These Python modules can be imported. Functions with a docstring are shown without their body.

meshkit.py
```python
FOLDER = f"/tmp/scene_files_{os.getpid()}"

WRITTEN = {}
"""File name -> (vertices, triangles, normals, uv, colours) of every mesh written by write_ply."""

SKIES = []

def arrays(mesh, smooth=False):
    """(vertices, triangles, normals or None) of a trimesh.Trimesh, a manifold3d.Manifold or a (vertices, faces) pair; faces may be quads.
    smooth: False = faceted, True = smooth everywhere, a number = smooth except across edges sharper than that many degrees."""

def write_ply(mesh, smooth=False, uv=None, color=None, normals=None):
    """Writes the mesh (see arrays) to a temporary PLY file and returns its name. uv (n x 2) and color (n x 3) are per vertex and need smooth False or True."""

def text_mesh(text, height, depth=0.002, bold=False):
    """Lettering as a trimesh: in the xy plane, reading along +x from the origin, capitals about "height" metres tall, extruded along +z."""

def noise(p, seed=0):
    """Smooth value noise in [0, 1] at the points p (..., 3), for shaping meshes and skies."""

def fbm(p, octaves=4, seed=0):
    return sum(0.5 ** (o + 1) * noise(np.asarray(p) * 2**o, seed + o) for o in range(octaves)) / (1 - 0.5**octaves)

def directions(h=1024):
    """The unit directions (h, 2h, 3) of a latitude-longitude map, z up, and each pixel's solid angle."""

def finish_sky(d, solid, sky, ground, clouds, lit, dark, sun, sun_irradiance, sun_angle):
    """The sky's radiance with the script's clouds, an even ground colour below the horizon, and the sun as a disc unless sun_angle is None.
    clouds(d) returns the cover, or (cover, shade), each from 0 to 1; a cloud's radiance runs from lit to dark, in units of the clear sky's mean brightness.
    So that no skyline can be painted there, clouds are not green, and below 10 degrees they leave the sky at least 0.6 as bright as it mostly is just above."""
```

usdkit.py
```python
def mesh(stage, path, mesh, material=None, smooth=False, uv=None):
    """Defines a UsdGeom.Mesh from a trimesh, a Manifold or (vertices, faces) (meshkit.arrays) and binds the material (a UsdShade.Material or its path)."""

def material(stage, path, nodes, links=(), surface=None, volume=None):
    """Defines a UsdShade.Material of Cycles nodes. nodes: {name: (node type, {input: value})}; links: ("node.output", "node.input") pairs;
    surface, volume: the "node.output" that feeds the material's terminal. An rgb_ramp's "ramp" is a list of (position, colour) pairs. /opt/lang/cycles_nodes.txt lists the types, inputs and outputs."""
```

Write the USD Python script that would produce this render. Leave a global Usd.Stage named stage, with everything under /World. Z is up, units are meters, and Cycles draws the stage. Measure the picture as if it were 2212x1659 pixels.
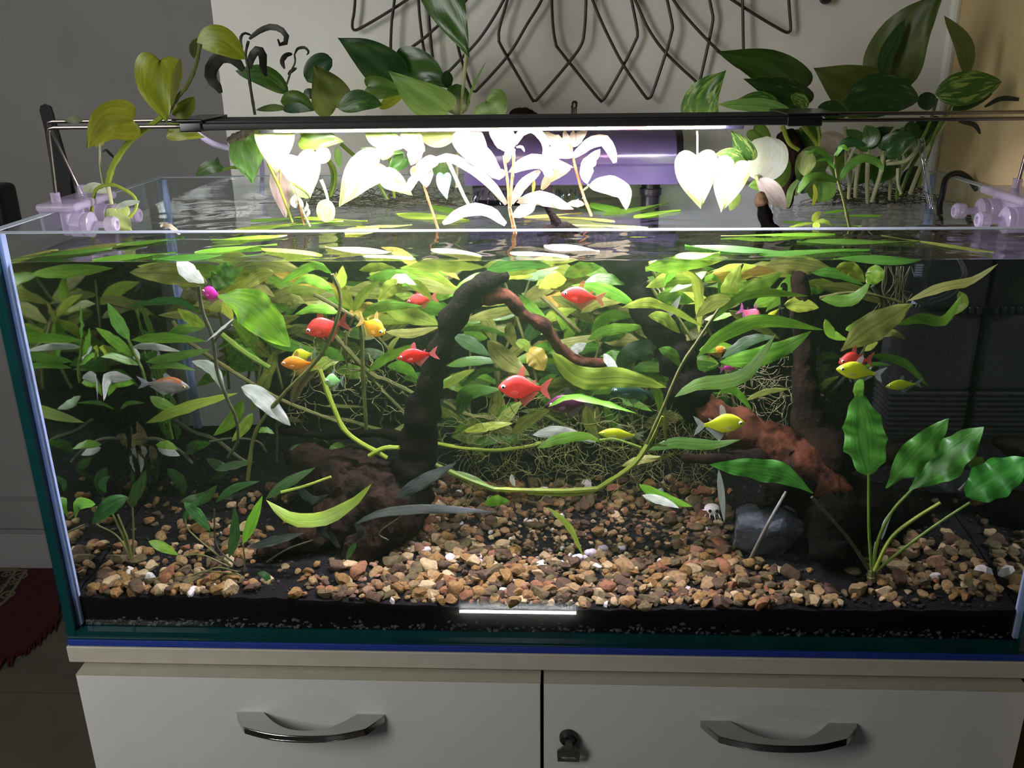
import math, random
import numpy as np, trimesh, manifold3d as m3, usdkit, meshkit
from pxr import Usd, UsdGeom, UsdLux, UsdShade, Gf, Sdf, Vt
from shapely.geometry import Polygon, Point
from shapely import affinity

random.seed(7); np.random.seed(7)
RNG = np.random.default_rng(7)
stage = Usd.Stage.CreateInMemory()
UsdGeom.SetStageUpAxis(stage, 'Z'); UsdGeom.SetStageMetersPerUnit(stage, 1.0)
UsdGeom.Xform.Define(stage, '/World'); UsdGeom.Scope.Define(stage, '/World/Looks')

# ------------------------------------------------------------------ camera
FPX, YAW, PITCH, ROLL = 1947.0, -.0474, .3542, -.0133
CAM = np.array([.0134, -.7129, .5282])
_c, _s = math.cos(YAW), math.sin(YAW)
FWD = np.array([_s*math.cos(PITCH), _c*math.cos(PITCH), -math.sin(PITCH)])
_r = np.array([_c, -_s, 0.]); _u = np.cross(_r, FWD)
RIGHT = _r*math.cos(ROLL)+_u*math.sin(ROLL); UP = -_r*math.sin(ROLL)+_u*math.cos(ROLL)
cam = UsdGeom.Camera.Define(stage, '/World/camera')
cam.CreateHorizontalApertureAttr(36.0); cam.CreateVerticalApertureAttr(27.0)
cam.CreateFocalLengthAttr(36.0*FPX/2212)
cam.CreateClippingRangeAttr(Gf.Vec2f(.05, 50)); cam.CreateFStopAttr(0.0)
cam.AddTransformOp().Set(Gf.Matrix4d(*RIGHT, 0, *UP, 0, *(-FWD), 0, *CAM, 1))
cam.CreateExposureAttr(0.0)

# ------------------------------------------------------------------ lights: light from the left through an added window, and a dim rest of the house
ADDED_WINDOW_LIGHT = 8.6
LED_POWER = 430.0
wl = UsdLux.RectLight.Define(stage, '/World/window_daylight')
wl.CreateWidthAttr(.56); wl.CreateHeightAttr(.76); wl.CreateIntensityAttr(ADDED_WINDOW_LIGHT); wl.CreateColorAttr(Gf.Vec3f(1.0, .985, .95))
wl.AddTranslateOp().Set(Gf.Vec3d(-.99, -.83, .74)); wl.AddRotateXYZOp().Set(Gf.Vec3f(90, 0, 0))
dome = UsdLux.DomeLight.Define(stage, '/World/sky'); dome.CreateIntensityAttr(.02); dome.CreateColorAttr(Gf.Vec3f(.8, .9, 1))

# ------------------------------------------------------------------ pixels to points (pixels of the 2212 x 1659 photograph)
def ray(x, y): return FWD+RIGHT*((x-1106)/FPX)-UP*((y-829.5)/FPX)
def P(x, y, Y): d = ray(x, y); return CAM+d*((Y-CAM[1])/d[1])
def PZ(x, y, Z): d = ray(x, y); return CAM+d*((Z-CAM[2])/d[2])
def depth(p): return float((np.asarray(p)-CAM)@FWD)
CROPS = dict(N=(0, 0, 1), A=(0, 0, .33759), B=(700, 0, .36166), C=(1400, 0, .36709), D=(0, 480, .36168), E=(700, 500, .34955),
             F=(1400, 500, .36709), G=(0, 1000, .39721), H=(700, 1000, .39722), I=(1400, 1000, .39726), J=(560, 270, .19892), K=(960, 220, .25316))

# ------------------------------------------------------------------ scene helpers
_names = {}
def numbered(parent, name):
    k = (str(parent), name); n = _names.get(k, 0); _names[k] = n+1
    return name if n == 0 else f'{name}_{n:03d}'
def tag(prim, label=None, cat=None, group=None, kind=None):
    for k, v in (('label', label), ('category', cat), ('group', group), ('kind', kind)):
        if v: prim.SetCustomDataByKey(k, v)
    return prim
def thing(name, label, cat, loc=(0, 0, 0), group=None, kind=None):
    path = '/World/'+numbered('/World', name)
    x = UsdGeom.Xform.Define(stage, path); x.AddTranslateOp().Set(Gf.Vec3d(*map(float, loc)))
    tag(x.GetPrim(), label, cat, group, kind)
    return (path, np.array(loc, float))
def obj(name, mesh, mat, parent=None, smooth=30, uv=None, label=None, kind=None):
    """One Mesh prim, given in world coordinates, under parent (a thing or a part) or /World."""
    root, loc = parent if parent else ('/World', np.zeros(3))
    path = root+'/'+numbered(root, name)
    if uv is not None:
        v, f = mesh; m = usdkit.mesh(stage, path, (np.asarray(v)-loc, f), M[mat], smooth=True, uv=uv)
    else:
        v, f, n = meshkit.arrays(mesh, smooth)
        m = usdkit.mesh(stage, path, (v-loc, f), M[mat])
        if n is not None:
            m.CreateNormalsAttr(Vt.Vec3fArray.FromNumpy(n.astype(np.float32))); m.SetNormalsInterpolation('vertex')
    tag(m.GetPrim(), label, None, None, kind)
    return (path, loc)
def structure(name, mesh, mat, label=None, smooth=False):
    p = obj(name, mesh, mat, None, smooth); tag(stage.GetPrimAtPath(p[0]), label, None, None, 'structure'); return p
def single(name, label, cat, mesh, mat, smooth=30, group=None, kind=None):
    p = obj(name, mesh, mat, None, smooth); tag(stage.GetPrimAtPath(p[0]), label, cat, group, kind); return p

def box(x0, x1, y0, y1, z0, z1):
    m = trimesh.creation.box([x1-x0, y1-y0, z1-z0]); m.apply_translation([(x0+x1)/2, (y0+y1)/2, (z0+z1)/2]); return m
def rbox(x0, x1, y0, y1, z0, z1, r, n=12):
    """A box with rounded edges."""
    s = m3.Manifold.sphere(r, n)
    return m3.Manifold.batch_hull([s.translate([x, y, z]) for x in (x0+r, x1-r) for y in (y0+r, y1-r) for z in (z0+r, z1-r)])
def cyl(a, b, r, n=20, r2=None):
    return tube([a, b], [r, r if r2 is None else r2], n)
def cat(*ms): return trimesh.util.concatenate([trimesh.Trimesh(*meshkit.arrays(m)[:2], process=False) for m in ms])
def resample(pts, n):
    """Catmull-Rom through the points."""
    p = np.asarray(pts, float)
    if len(p) == 2: return p[0]+np.linspace(0, 1, n)[:, None]*(p[1]-p[0])
    q = np.vstack([2*p[0]-p[1], p, 2*p[-1]-p[-2]])
    L = np.r_[0, np.cumsum(np.linalg.norm(np.diff(p, axis=0), axis=1))]
    out = []
    for s in np.linspace(0, L[-1], n):
        i = min(int(np.searchsorted(L, s, 'right'))-1, len(p)-2); t = (s-L[i])/max(L[i+1]-L[i], 1e-12)
        a, b, c, d = q[i:i+4]
        out.append(.5*((2*b)+(c-a)*t+(2*a-5*b+4*c-d)*t*t+(3*b-a-3*c+d)*t**3))
    return np.array(out)
def frames(p):
    t = np.gradient(p, axis=0); t /= np.linalg.norm(t, axis=1, keepdims=True)+1e-12
    a = np.cross(t[0], [0, 0, 1.] if abs(t[0][2]) < .9 else [1., 0, 0]); a /= np.linalg.norm(a); A = []
    for k in range(len(p)):
        a = a-t[k]*(a@t[k]); a /= np.linalg.norm(a)+1e-12; A.append(a)
    A = np.array(A); return t, A, np.cross(t, A)
def tube(pts, radii, n=8, caps=True):
    p = np.asarray(pts, float); t, a, b = frames(p); r = np.broadcast_to(radii, (len(p),))
    g = np.arange(n)*2*np.pi/n
    v = (p[:, None]+r[:, None, None]*(np.cos(g)[None, :, None]*a[:, None]+np.sin(g)[None, :, None]*b[:, None])).reshape(-1, 3)
    f = []
    for i in range(len(p)-1):
        for j in range(n):
            k = (j+1) % n; f += [[i*n+j, i*n+k, (i+1)*n+k], [i*n+j, (i+1)*n+k, (i+1)*n+j]]
    if caps:
        v = np.vstack([v, p[0], p[-1]]); e = len(v)-2
        for j in range(n):
            k = (j+1) % n; f += [[e, k, j], [e+1, (len(p)-1)*n+j, (len(p)-1)*n+k]]
    return trimesh.Trimesh(v, np.array(f), process=False)
def lathe(profile, at, axis, n=24):
    """profile: (radius, height) pairs, turned about the axis through the point."""
    ax = np.asarray(axis, float); ax /= np.linalg.norm(ax)
    a = np.cross(ax, [0, 0, 1.] if abs(ax[2]) < .9 else [1., 0, 0]); a /= np.linalg.norm(a); b = np.cross(ax, a)
    g = np.arange(n)*2*np.pi/n; pr = np.asarray(profile, float)
    v = (np.asarray(at)+pr[:, 1][:, None, None]*ax+pr[:, 0][:, None, None]*(np.cos(g)[None, :, None]*a+np.sin(g)[None, :, None]*b)).reshape(-1, 3)
    f = [[i*n+j, i*n+(j+1) % n, (i+1)*n+(j+1) % n, (i+1)*n+j] for i in range(len(pr)-1) for j in range(n)]
    return trimesh.Trimesh(*meshkit.arrays((v, f))[:2], process=False)
def extrude(poly, depth_, origin, ux, uy, un):
    """A shapely polygon in the plane (ux, uy), extruded along un."""
    m = trimesh.creation.extrude_polygon(poly, depth_, engine='earcut')
    T = np.eye(4); T[:3, 0], T[:3, 1], T[:3, 2], T[:3, 3] = ux, uy, un, origin
    m.apply_transform(T)
    if np.linalg.det(T[:3, :3]) < 0: m.invert()
    return m

# ------------------------------------------------------------------ materials
M = {}
def mat(name, nodes, links, surface=None, volume=None):
    M[name] = usdkit.material(stage, '/World/Looks/'+name, nodes, links, surface=surface, volume=volume)
def plain(name, col, rough=.5, col2=None, scale=30., metal=0., bump=0., bscale=200., spec=.5, trans=0., coat=0., distort=0.):
    n = {'p': ('principled_bsdf', dict(base_color=col, roughness=rough, metallic=metal, specular_ior_level=spec, coat_weight=coat))}
    l = []; out = 'p.BSDF'
    if col2 is not None or bump:
        n['t'] = ('texture_coordinate', {})
    if col2 is not None:
        n['n'] = ('noise_texture', dict(scale=scale, detail=4., distortion=distort)); n['r'] = ('rgb_ramp', {'ramp': [(.32, col), (.68, col2)]})
        l += [('t.object', 'n.vector'), ('n.fac', 'r.fac'), ('r.color', 'p.base_color')]
    if bump:
        n['bn'] = ('noise_texture', dict(scale=bscale, detail=3.)); n['b'] = ('bump', dict(strength=bump, distance=.002))
        l += [('t.object', 'bn.vector'), ('bn.fac', 'b.height'), ('b.normal', 'p.normal')]
    if trans:
        n['tr'] = ('translucent_bsdf', dict(color=col)); n['m'] = ('mix_closure', dict(fac=trans))
        l += [('p.BSDF', 'm.closure1'), ('tr.BSDF', 'm.closure2')]; out = 'm.closure'
        if col2 is not None: l.append(('r.color', 'tr.color'))
    mat(name, n, l, out)
def pane(name, tint, f0=.04, rough=0., power=5., top=1.0, gcol=(1, 1, 1), volume=None):
    """See-through with a Schlick reflection; works from both sides."""
    n = {'w': ('layer_weight', dict(blend=.5)), 'pw': ('math', dict(math_type='power', value2=power)),
         'ma': ('math', dict(math_type='multiply_add', value2=top-f0, value3=f0)),
         't': ('transparent_bsdf', dict(color=tint)), 'g': ('glossy_bsdf', dict(color=gcol, roughness=rough)), 'm': ('mix_closure', {})}
    l = [('w.facing', 'pw.value1'), ('pw.value', 'ma.value1'), ('ma.value', 'm.fac'), ('t.BSDF', 'm.closure1'), ('g.BSDF', 'm.closure2')]
    v = None
    if volume: n['v'] = ('principled_volume', volume); v = 'v.volume'
    mat(name, n, l, 'm.closure', v)
def leaf_mat(name, c1, c2, vein, transl=.3, rough=.35, scale=9., streak=3., lo=.42, hi=.6, spec=.5, holes=False):
    """Blade colour mixed from noise stretched along the blade, a midrib and faint side veins, a little different on every leaf."""
    n = {'uv': ('uvmap', dict(attribute='st')), 'sx': ('separate_xyz', {}),
         'mp': ('mapping', dict(scale=(scale/streak, scale, 1.))), 'oi': ('object_info', {}), 'add': ('combine_xyz', {}), 'av': ('vector_math', dict(math_type='add')),
         'sc': ('math', dict(math_type='multiply', value2=57.)),
         'n': ('noise_texture', dict(scale=1., detail=3., distortion=.4)), 'r': ('rgb_ramp', {'ramp': [(lo, c1), (hi, c2)]}),
         'ab': ('math', dict(math_type='subtract', value2=.5)), 'ab2': ('math', dict(math_type='absolute')),
         'vr': ('rgb_ramp', {'ramp': [(0., (1, 1, 1)), (.03, (.75, .75, .75)), (.055, (0, 0, 0))]}),
         # side veins: bands of u minus the distance from the midrib
         'sv': ('math', dict(math_type='multiply_add', value2=-.55)), 'sv2': ('math', dict(math_type='multiply', value2=90.)), 'sv3': ('math', dict(math_type='sine')),
         'svr': ('rgb_ramp', {'ramp': [(.86, (0, 0, 0)), (1., (.28, .28, .28))]}),
         'mx': ('math', dict(math_type='maximum')),
         'mv': ('mix_color', dict(b=vein)),
         'hs': ('hsv', dict(hue=.5)), 'hm': ('map_range', dict(from_min=0., from_max=1., to_min=.78, to_max=1.2)),
         'hh': ('map_range', dict(from_min=0., from_max=1., to_min=.485, to_max=.512)), 'r2': ('math', dict(math_type='multiply', value2=7.13)), 'r3': ('math', dict(math_type='fraction')),
         'b': ('bump', dict(strength=.25, distance=.001)),
         'p': ('principled_bsdf', dict(roughness=rough, specular_ior_level=spec)), 'tr': ('translucent_bsdf', {}), 'm': ('mix_closure', dict(fac=transl))}
    l = [('uv.UV', 'sx.vector'), ('uv.UV', 'mp.vector'), ('oi.random', 'sc.value1'), ('sc.value', 'add.x'), ('sc.value', 'add.z'), ('mp.vector', 'av.vector1'), ('add.vector', 'av.vector2'),
         ('av.vector', 'n.vector'), ('n.fac', 'r.fac'), ('sx.y', 'ab.value1'), ('ab.value', 'ab2.value1'), ('ab2.value', 'vr.fac'),
         ('ab2.value', 'sv.value1'), ('sx.x', 'sv.value3'), ('sv.value', 'sv2.value1'), ('sv2.value', 'sv3.value1'), ('sv3.value', 'svr.fac'),
         ('vr.color', 'mx.value1'), ('svr.color', 'mx.value2'), ('mx.value', 'mv.fac'), ('r.color', 'mv.a'), ('mv.result', 'hs.color'),
         ('oi.random', 'hm.value'), ('hm.result', 'hs.value'), ('oi.random', 'r2.value1'), ('r2.value', 'r3.value1'), ('r3.value', 'hh.value'), ('hh.result', 'hs.hue'),
         ('hs.color', 'p.base_color'), ('hs.color', 'tr.color'), ('n.fac', 'b.height'), ('b.normal', 'p.normal'),
         ('p.BSDF', 'm.closure1'), ('tr.BSDF', 'm.closure2')]
    mat(name, n, l, 'm.closure')

plain('white_wall', (.70, .69, .66), .75, (.66, .65, .62), 6., bump=.15, bscale=60.)
plain('grey_wall', (.33, .325, .315), .8, (.30, .295, .285), 5., bump=.1, bscale=50.)
plain('yellow_wall', (.56, .44, .21), .6, (.50, .39, .18), 3.)
plain('dim_wall', (.07, .065, .06), .85)
plain('ceiling_white', (.34, .34, .33), .9)
plain('door_paint', (.12, .115, .11), .5)
plain('floor_tile', (.15, .135, .10), .35, (.12, .108, .08), 9., coat=.2)
plain('grout', (.05, .045, .035), .9)
plain('skirting', (.42, .41, .40), .6)
plain('rug_red', (.085, .006, .010), .95, (.05, .004, .006), 120., bump=.6, bscale=900.)
plain('rug_dark', (.022, .014, .012), .95, (.04, .02, .016), 90., bump=.5, bscale=900.)
plain('rug_cream', (.22, .17, .11), .95, (.15, .11, .08), 200.)
plain('black_paint', (.008, .008, .008), .4)
plain('white_laminate', (.80, .795, .77), .42, (.77, .765, .74), 14., bump=.05, bscale=300.)
plain('cream_edge', (.58, .55, .46), .5, (.53, .50, .41), 40.)
plain('band_cream', (.46, .435, .35), .6, (.42, .40, .32), 40.)
plain('dark_gap', (.012, .012, .010), .9)
plain('blue_foam', (.008, .045, .36), .7, (.006, .032, .26), 300., bump=.4, bscale=900.)
plain('chrome', (.50, .51, .50), .16, metal=1.)
plain('dark_metal', (.07, .07, .066), .4, metal=.9)
plain('key_metal', (.24, .23, .20), .42, (.17, .16, .14), 400., metal=.8, bump=.2, bscale=1500.)
plain('steel_wire', (.24, .21, .20), .28, metal=1.)
plain('wire_iron', (.030, .023, .018), .5, (.045, .034, .026), 90., metal=.3)
plain('black_aluminium', (.011, .011, .012), .42, (.016, .016, .017), 60., spec=.45)
plain('black_plastic', (.008, .008, .010), .22, (.012, .012, .015), 30., spec=.6)
plain('black_sponge', (.005, .005, .006), .9, (.010, .010, .012), 700., bump=.5, bscale=900.)
plain('violet_lit_plastic', (.085, .066, .16), .2, (.11, .085, .20), 14., spec=.6)  # black filter plastic with the violet LED light put into its colour
mat('lilac_plastic', {'d': ('diffuse_bsdf', dict(color=(.72, .66, .80))), 'l': ('translucent_bsdf', dict(color=(.80, .74, .86))), 'a': ('mix_closure', dict(fac=.55)), 'g': ('glossy_bsdf', dict(color=(1, 1, 1), roughness=.12)),
    'w': ('layer_weight', dict(blend=.25)), 'b': ('mix_closure', {}), 't': ('transparent_bsdf', dict(color=(.92, .90, .95))), 'm': ('mix_closure', dict(fac=.42))},
    [('d.BSDF', 'a.closure1'), ('l.BSDF', 'a.closure2'), ('w.fresnel', 'b.fac'), ('a.closure', 'b.closure1'), ('g.BSDF', 'b.closure2'), ('b.closure', 'm.closure1'), ('t.BSDF', 'm.closure2')], 'm.closure')
plain('cable_lilac_lit', (.42, .38, .62), .4)  # dark lamp cable, lilac LED light painted into its colour
plain('cable_black', (.006, .006, .007), .3)
plain('label_paper', (.10, .11, .15), .7)
plain('print_ink', (.3, .33, .4), .7)
plain('green_edge', (.008, .080, .085), .12, (.006, .055, .06), 22., trans=.25, spec=.6)
plain('rim_edge', (.62, .70, .74), .3, trans=.4, spec=.6)
plain('wood_dark', (.0025, .0022, .0018), .95, (.007, .0055, .0035), 60., spec=.05, bump=.8, bscale=260., distort=1.)
plain('wood_red', (.10, .034, .014), .85, (.008, .004, .003), 42., spec=.15, bump=.8, bscale=160., distort=1.5)
plain('wood_brown', (.020, .010, .005), .9, (.005, .0035, .0025), 45., spec=.12, bump=.8, bscale=200., distort=1.)
plain('wood_tip', (.30, .16, .09), .8, (.06, .03, .02), 160.)
plain('bark', (.24, .20, .15), .9, (.05, .04, .03), 70., bump=1., bscale=200., distort=1.)
plain('slate', (.055, .065, .075), .8, (.018, .022, .026), 50., bump=.8, bscale=260., distort=.6)
plain('soil', (.004, .0037, .0034), .95, (.008, .0075, .007), 500., spec=.15, bump=1., bscale=700.)
plain('soil_grain', (.010, .009, .008), .95, (.016, .014, .013), 600.)
plain('grit', (.10, .11, .11), .85, (.05, .055, .06), 300.)
plain('bone', (.72, .70, .64), .6)
plain('shell', (.74, .66, .80), .4, (.55, .5, .62), 200.)
plain('root_hair', (.16, .17, .045), .8)
plain('root_pale', (.34, .33, .16), .7)
plain('silicone', (.55, .68, .92), .3, trans=.5)
plain('eye_white', (.75, .72, .62), .2); plain('eye_black', (.004, .004, .004), .1); plain('gold_iris', (.45, .30, .08), .25)
pane('glass', (.955, .985, .98)); pane('glass_side', (.95, .985, .98), .045)
pane('clear_tube', (.80, .85, .95), .10, .08, 2., .8)
WATER_VOLUME = dict(color=(.40, .70, .30), density=.165, anisotropy=.3, absorption_color=(.05, .14, .03))
pane('water', (1, 1, 1), .03, .05, 5., 1.0, volume=WATER_VOLUME)
mat('water_side', {'f': ('fresnel', dict(IOR=1.33)), 't': ('transparent_bsdf', dict(color=(1, 1, 1))), 'g': ('glossy_bsdf', dict(color=(.85, .92, .88), roughness=.04)), 'm': ('mix_closure', {})},
    [('f.fac', 'm.fac'), ('t.BSDF', 'm.closure1'), ('g.BSDF', 'm.closure2')], 'm.closure')
# past the critical angle the front face of the water turns light back, from either side
mat('water_front', {'w': ('layer_weight', dict(blend=.5)), 'r': ('map_range', dict(range_type='smoothstep', from_min=.42, from_max=.58, to_min=0., to_max=1., clamp=True)), 't': ('transparent_bsdf', dict(color=(1, 1, 1))),
    'g': ('glossy_bsdf', dict(color=(.9, .95, .92), roughness=.04)), 'm': ('mix_closure', {})}, [('w.facing', 'r.value'), ('r.result', 'm.fac'), ('t.BSDF', 'm.closure1'), ('g.BSDF', 'm.closure2')], 'm.closure')
def fin_mat(name, col, clear=.55):
    mat(name, {'d': ('diffuse_bsdf', dict(color=col)), 'l': ('translucent_bsdf', dict(color=col)), 'a': ('mix_closure', dict(fac=.5)), 't': ('transparent_bsdf', {}), 'm': ('mix_closure', dict(fac=clear))},
        [('d.BSDF', 'a.closure1'), ('l.BSDF', 'a.closure2'), ('a.closure', 'm.closure1'), ('t.BSDF', 'm.closure2')], 'm.closure')
def glow(name, col, strength):
    mat(name, {'e': ('emission', dict(color=col, strength=strength))}, [], 'e.emission')
glow('led_white', (1., .99, .95), LED_POWER); glow('led_magenta', (1., .45, 1.), LED_POWER*.8); glow('led_red', (1., .08, .16), LED_POWER*.8)
glow('led_cyan', (.45, 1., .95), LED_POWER*.8); glow('led_blue', (.62, .52, 1.), LED_POWER)
glow('door_light', (1., .99, .97), 26.); glow('added_window_glow', (1, .985, .95), 1.)

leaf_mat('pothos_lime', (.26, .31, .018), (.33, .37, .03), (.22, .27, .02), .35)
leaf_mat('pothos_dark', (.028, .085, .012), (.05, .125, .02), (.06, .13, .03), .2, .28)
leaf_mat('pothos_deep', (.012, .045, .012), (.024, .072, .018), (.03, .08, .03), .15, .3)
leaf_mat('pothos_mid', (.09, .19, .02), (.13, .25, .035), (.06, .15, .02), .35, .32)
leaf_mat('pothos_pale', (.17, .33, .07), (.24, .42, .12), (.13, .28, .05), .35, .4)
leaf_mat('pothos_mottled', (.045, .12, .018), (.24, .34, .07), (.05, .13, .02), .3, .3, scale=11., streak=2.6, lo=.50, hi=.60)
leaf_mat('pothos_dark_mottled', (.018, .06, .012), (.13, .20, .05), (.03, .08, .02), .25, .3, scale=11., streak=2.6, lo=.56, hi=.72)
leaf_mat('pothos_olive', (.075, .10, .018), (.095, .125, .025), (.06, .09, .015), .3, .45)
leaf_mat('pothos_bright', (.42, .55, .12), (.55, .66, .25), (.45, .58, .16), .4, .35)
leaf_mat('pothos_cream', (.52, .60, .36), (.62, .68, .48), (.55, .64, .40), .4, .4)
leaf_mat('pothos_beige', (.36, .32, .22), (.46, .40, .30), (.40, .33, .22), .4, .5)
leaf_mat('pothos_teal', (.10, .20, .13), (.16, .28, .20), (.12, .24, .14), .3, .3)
leaf_mat('willow_bright', (.11, .30, .018), (.18, .40, .03), (.15, .36, .04), .4)
leaf_mat('willow_lime', (.25, .38, .035), (.34, .45, .05), (.20, .33, .04), .4)
leaf_mat('willow_olive', (.17, .22, .032), (.27, .31, .06), (.13, .17, .03), .4, .5)
leaf_mat('willow_green', (.055, .17, .015), (.09, .24, .025), (.10, .25, .03), .35, .4)
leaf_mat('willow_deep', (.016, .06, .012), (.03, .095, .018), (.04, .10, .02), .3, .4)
leaf_mat('willow_brown', (.07, .062, .022), (.12, .11, .03), (.05, .05, .015), .3, .6)
leaf_mat('willow_silver', (.42, .50, .40), (.56, .62, .52), (.40, .48, .36), .3, .3)
leaf_mat('willow_air', (.50, .46, .30), (.62, .56, .40), (.58, .40, .26), .35, .4)
leaf_mat('willow_yellow', (.46, .38, .05), (.55, .42, .08), (.42, .25, .05), .45, .4)
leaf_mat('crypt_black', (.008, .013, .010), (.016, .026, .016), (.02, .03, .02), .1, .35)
leaf_mat('crypt_green', (.03, .10, .022), (.06, .17, .035), (.06, .15, .04), .3, .4)
leaf_mat('sword_green', (.03, .19, .016), (.055, .27, .03), (.07, .27, .04), .35, .38, scale=14., streak=8.)
leaf_mat('dry_dark', (.010, .012, .007), (.022, .026, .013), (.02, .024, .012), .1, .5)
plain('stem_lime', (.30, .40, .04), .45, (.24, .33, .03), 60., trans=.25)
plain('stem_green', (.12, .22, .025), .5, (.16, .27, .03), 80., trans=.2)
plain('stem_olive', (.085, .10, .02), .6, (.13, .145, .03), 90., trans=.1)
plain('stem_dark', (.022, .028, .010), .6, (.045, .055, .015), 90.)
plain('stem_pale', (.40, .44, .20), .5, (.48, .50, .28), 60., trans=.25)
plain('stem_orange', (.50, .26, .08), .5, (.42, .16, .06), 70., trans=.2)
plain('stem_grey', (.16, .16, .13), .7)

# ------------------------------------------------------------------ the room
FLOOR, YB, XR, YR, YF, XL, CEIL = -.78, .42, .474, 1.37, -1.15, -1.9, 1.85
structure('wall_back', box(-.3885, XR, YB, YR, FLOOR, CEIL), 'white_wall', 'white painted wall behind the aquarium')
structure('wall_rear', box(XL, -.3885, YR, YR+.1, FLOOR, CEIL), 'grey_wall', 'grey wall further back at the left')
structure('wall_right', box(XR, XR+.1, -.05, YB+.4, FLOOR, CEIL), 'yellow_wall', 'ochre yellow wall along the right side of the aquarium')
structure('wall_right_2', cat(box(1.5, 1.6, YF-.1, .06, FLOOR, CEIL), box(XR+.1, 1.6, -.04, .06, FLOOR, CEIL), box(XR+.1, 1.6, YF-.1, YF, FLOOR, CEIL)), 'dim_wall')
structure('wall_left', box(XL-.1, XL, YF, YR+.1, FLOOR, CEIL), 'dim_wall')
YW = -.85             # added wall jog with a window, unseen, to frame the light from the left
structure('wall_front', cat(box(XL-.1, -1.30, YW-.1, YW, FLOOR, CEIL), box(-.68, -.60, YW-.1, YW, FLOOR, CEIL), box(-1.30, -.68, YW-.1, YW, FLOOR, .34), box(-1.30, -.68, YW-.1, YW, 1.16, CEIL),
          box(-.70, -.60, YF-.1, YW-.1, FLOOR, CEIL), box(.3, XR+.1, YF-.1, YF, FLOOR, CEIL), box(-.60, .3, YF-.1, YF, 1.25, CEIL)), 'dim_wall')
wn = structure('window_1', cat(box(-1.30, -1.27, YW-.08, YW-.02, .34, 1.16), box(-.71, -.68, YW-.08, YW-.02, .34, 1.16), box(-1.27, -.71, YW-.08, YW-.02, .34, .37), box(-1.27, -.71, YW-.08, YW-.02, 1.13, 1.16)), 'ceiling_white')
obj('pane', box(-1.27, -.71, YW-.06, YW-.055, .37, 1.13), 'added_window_glow', wn, False)
structure('ceiling', box(XL-.1, 1.6, YF-.1, YR+.1, CEIL, CEIL+.1), 'ceiling_white')
dr = structure('door_1', box(-.59, .29, YF-.06, YF-.02, FLOOR+.018, 1.24), 'door_paint')
_q = PZ(957, 1338, 0)
obj('light_gap', box(-.215, .075, YF-.055, YF-.03, FLOOR+.001, FLOOR+.016), 'door_light', dr, False)
obj('handle', cat(cyl((.22, YF-.02, .22), (.22, YF+.03, .22), .01), cyl((.22, YF+.03, .22), (.12, YF+.03, .22), .009)), 'chrome', dr)
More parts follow.
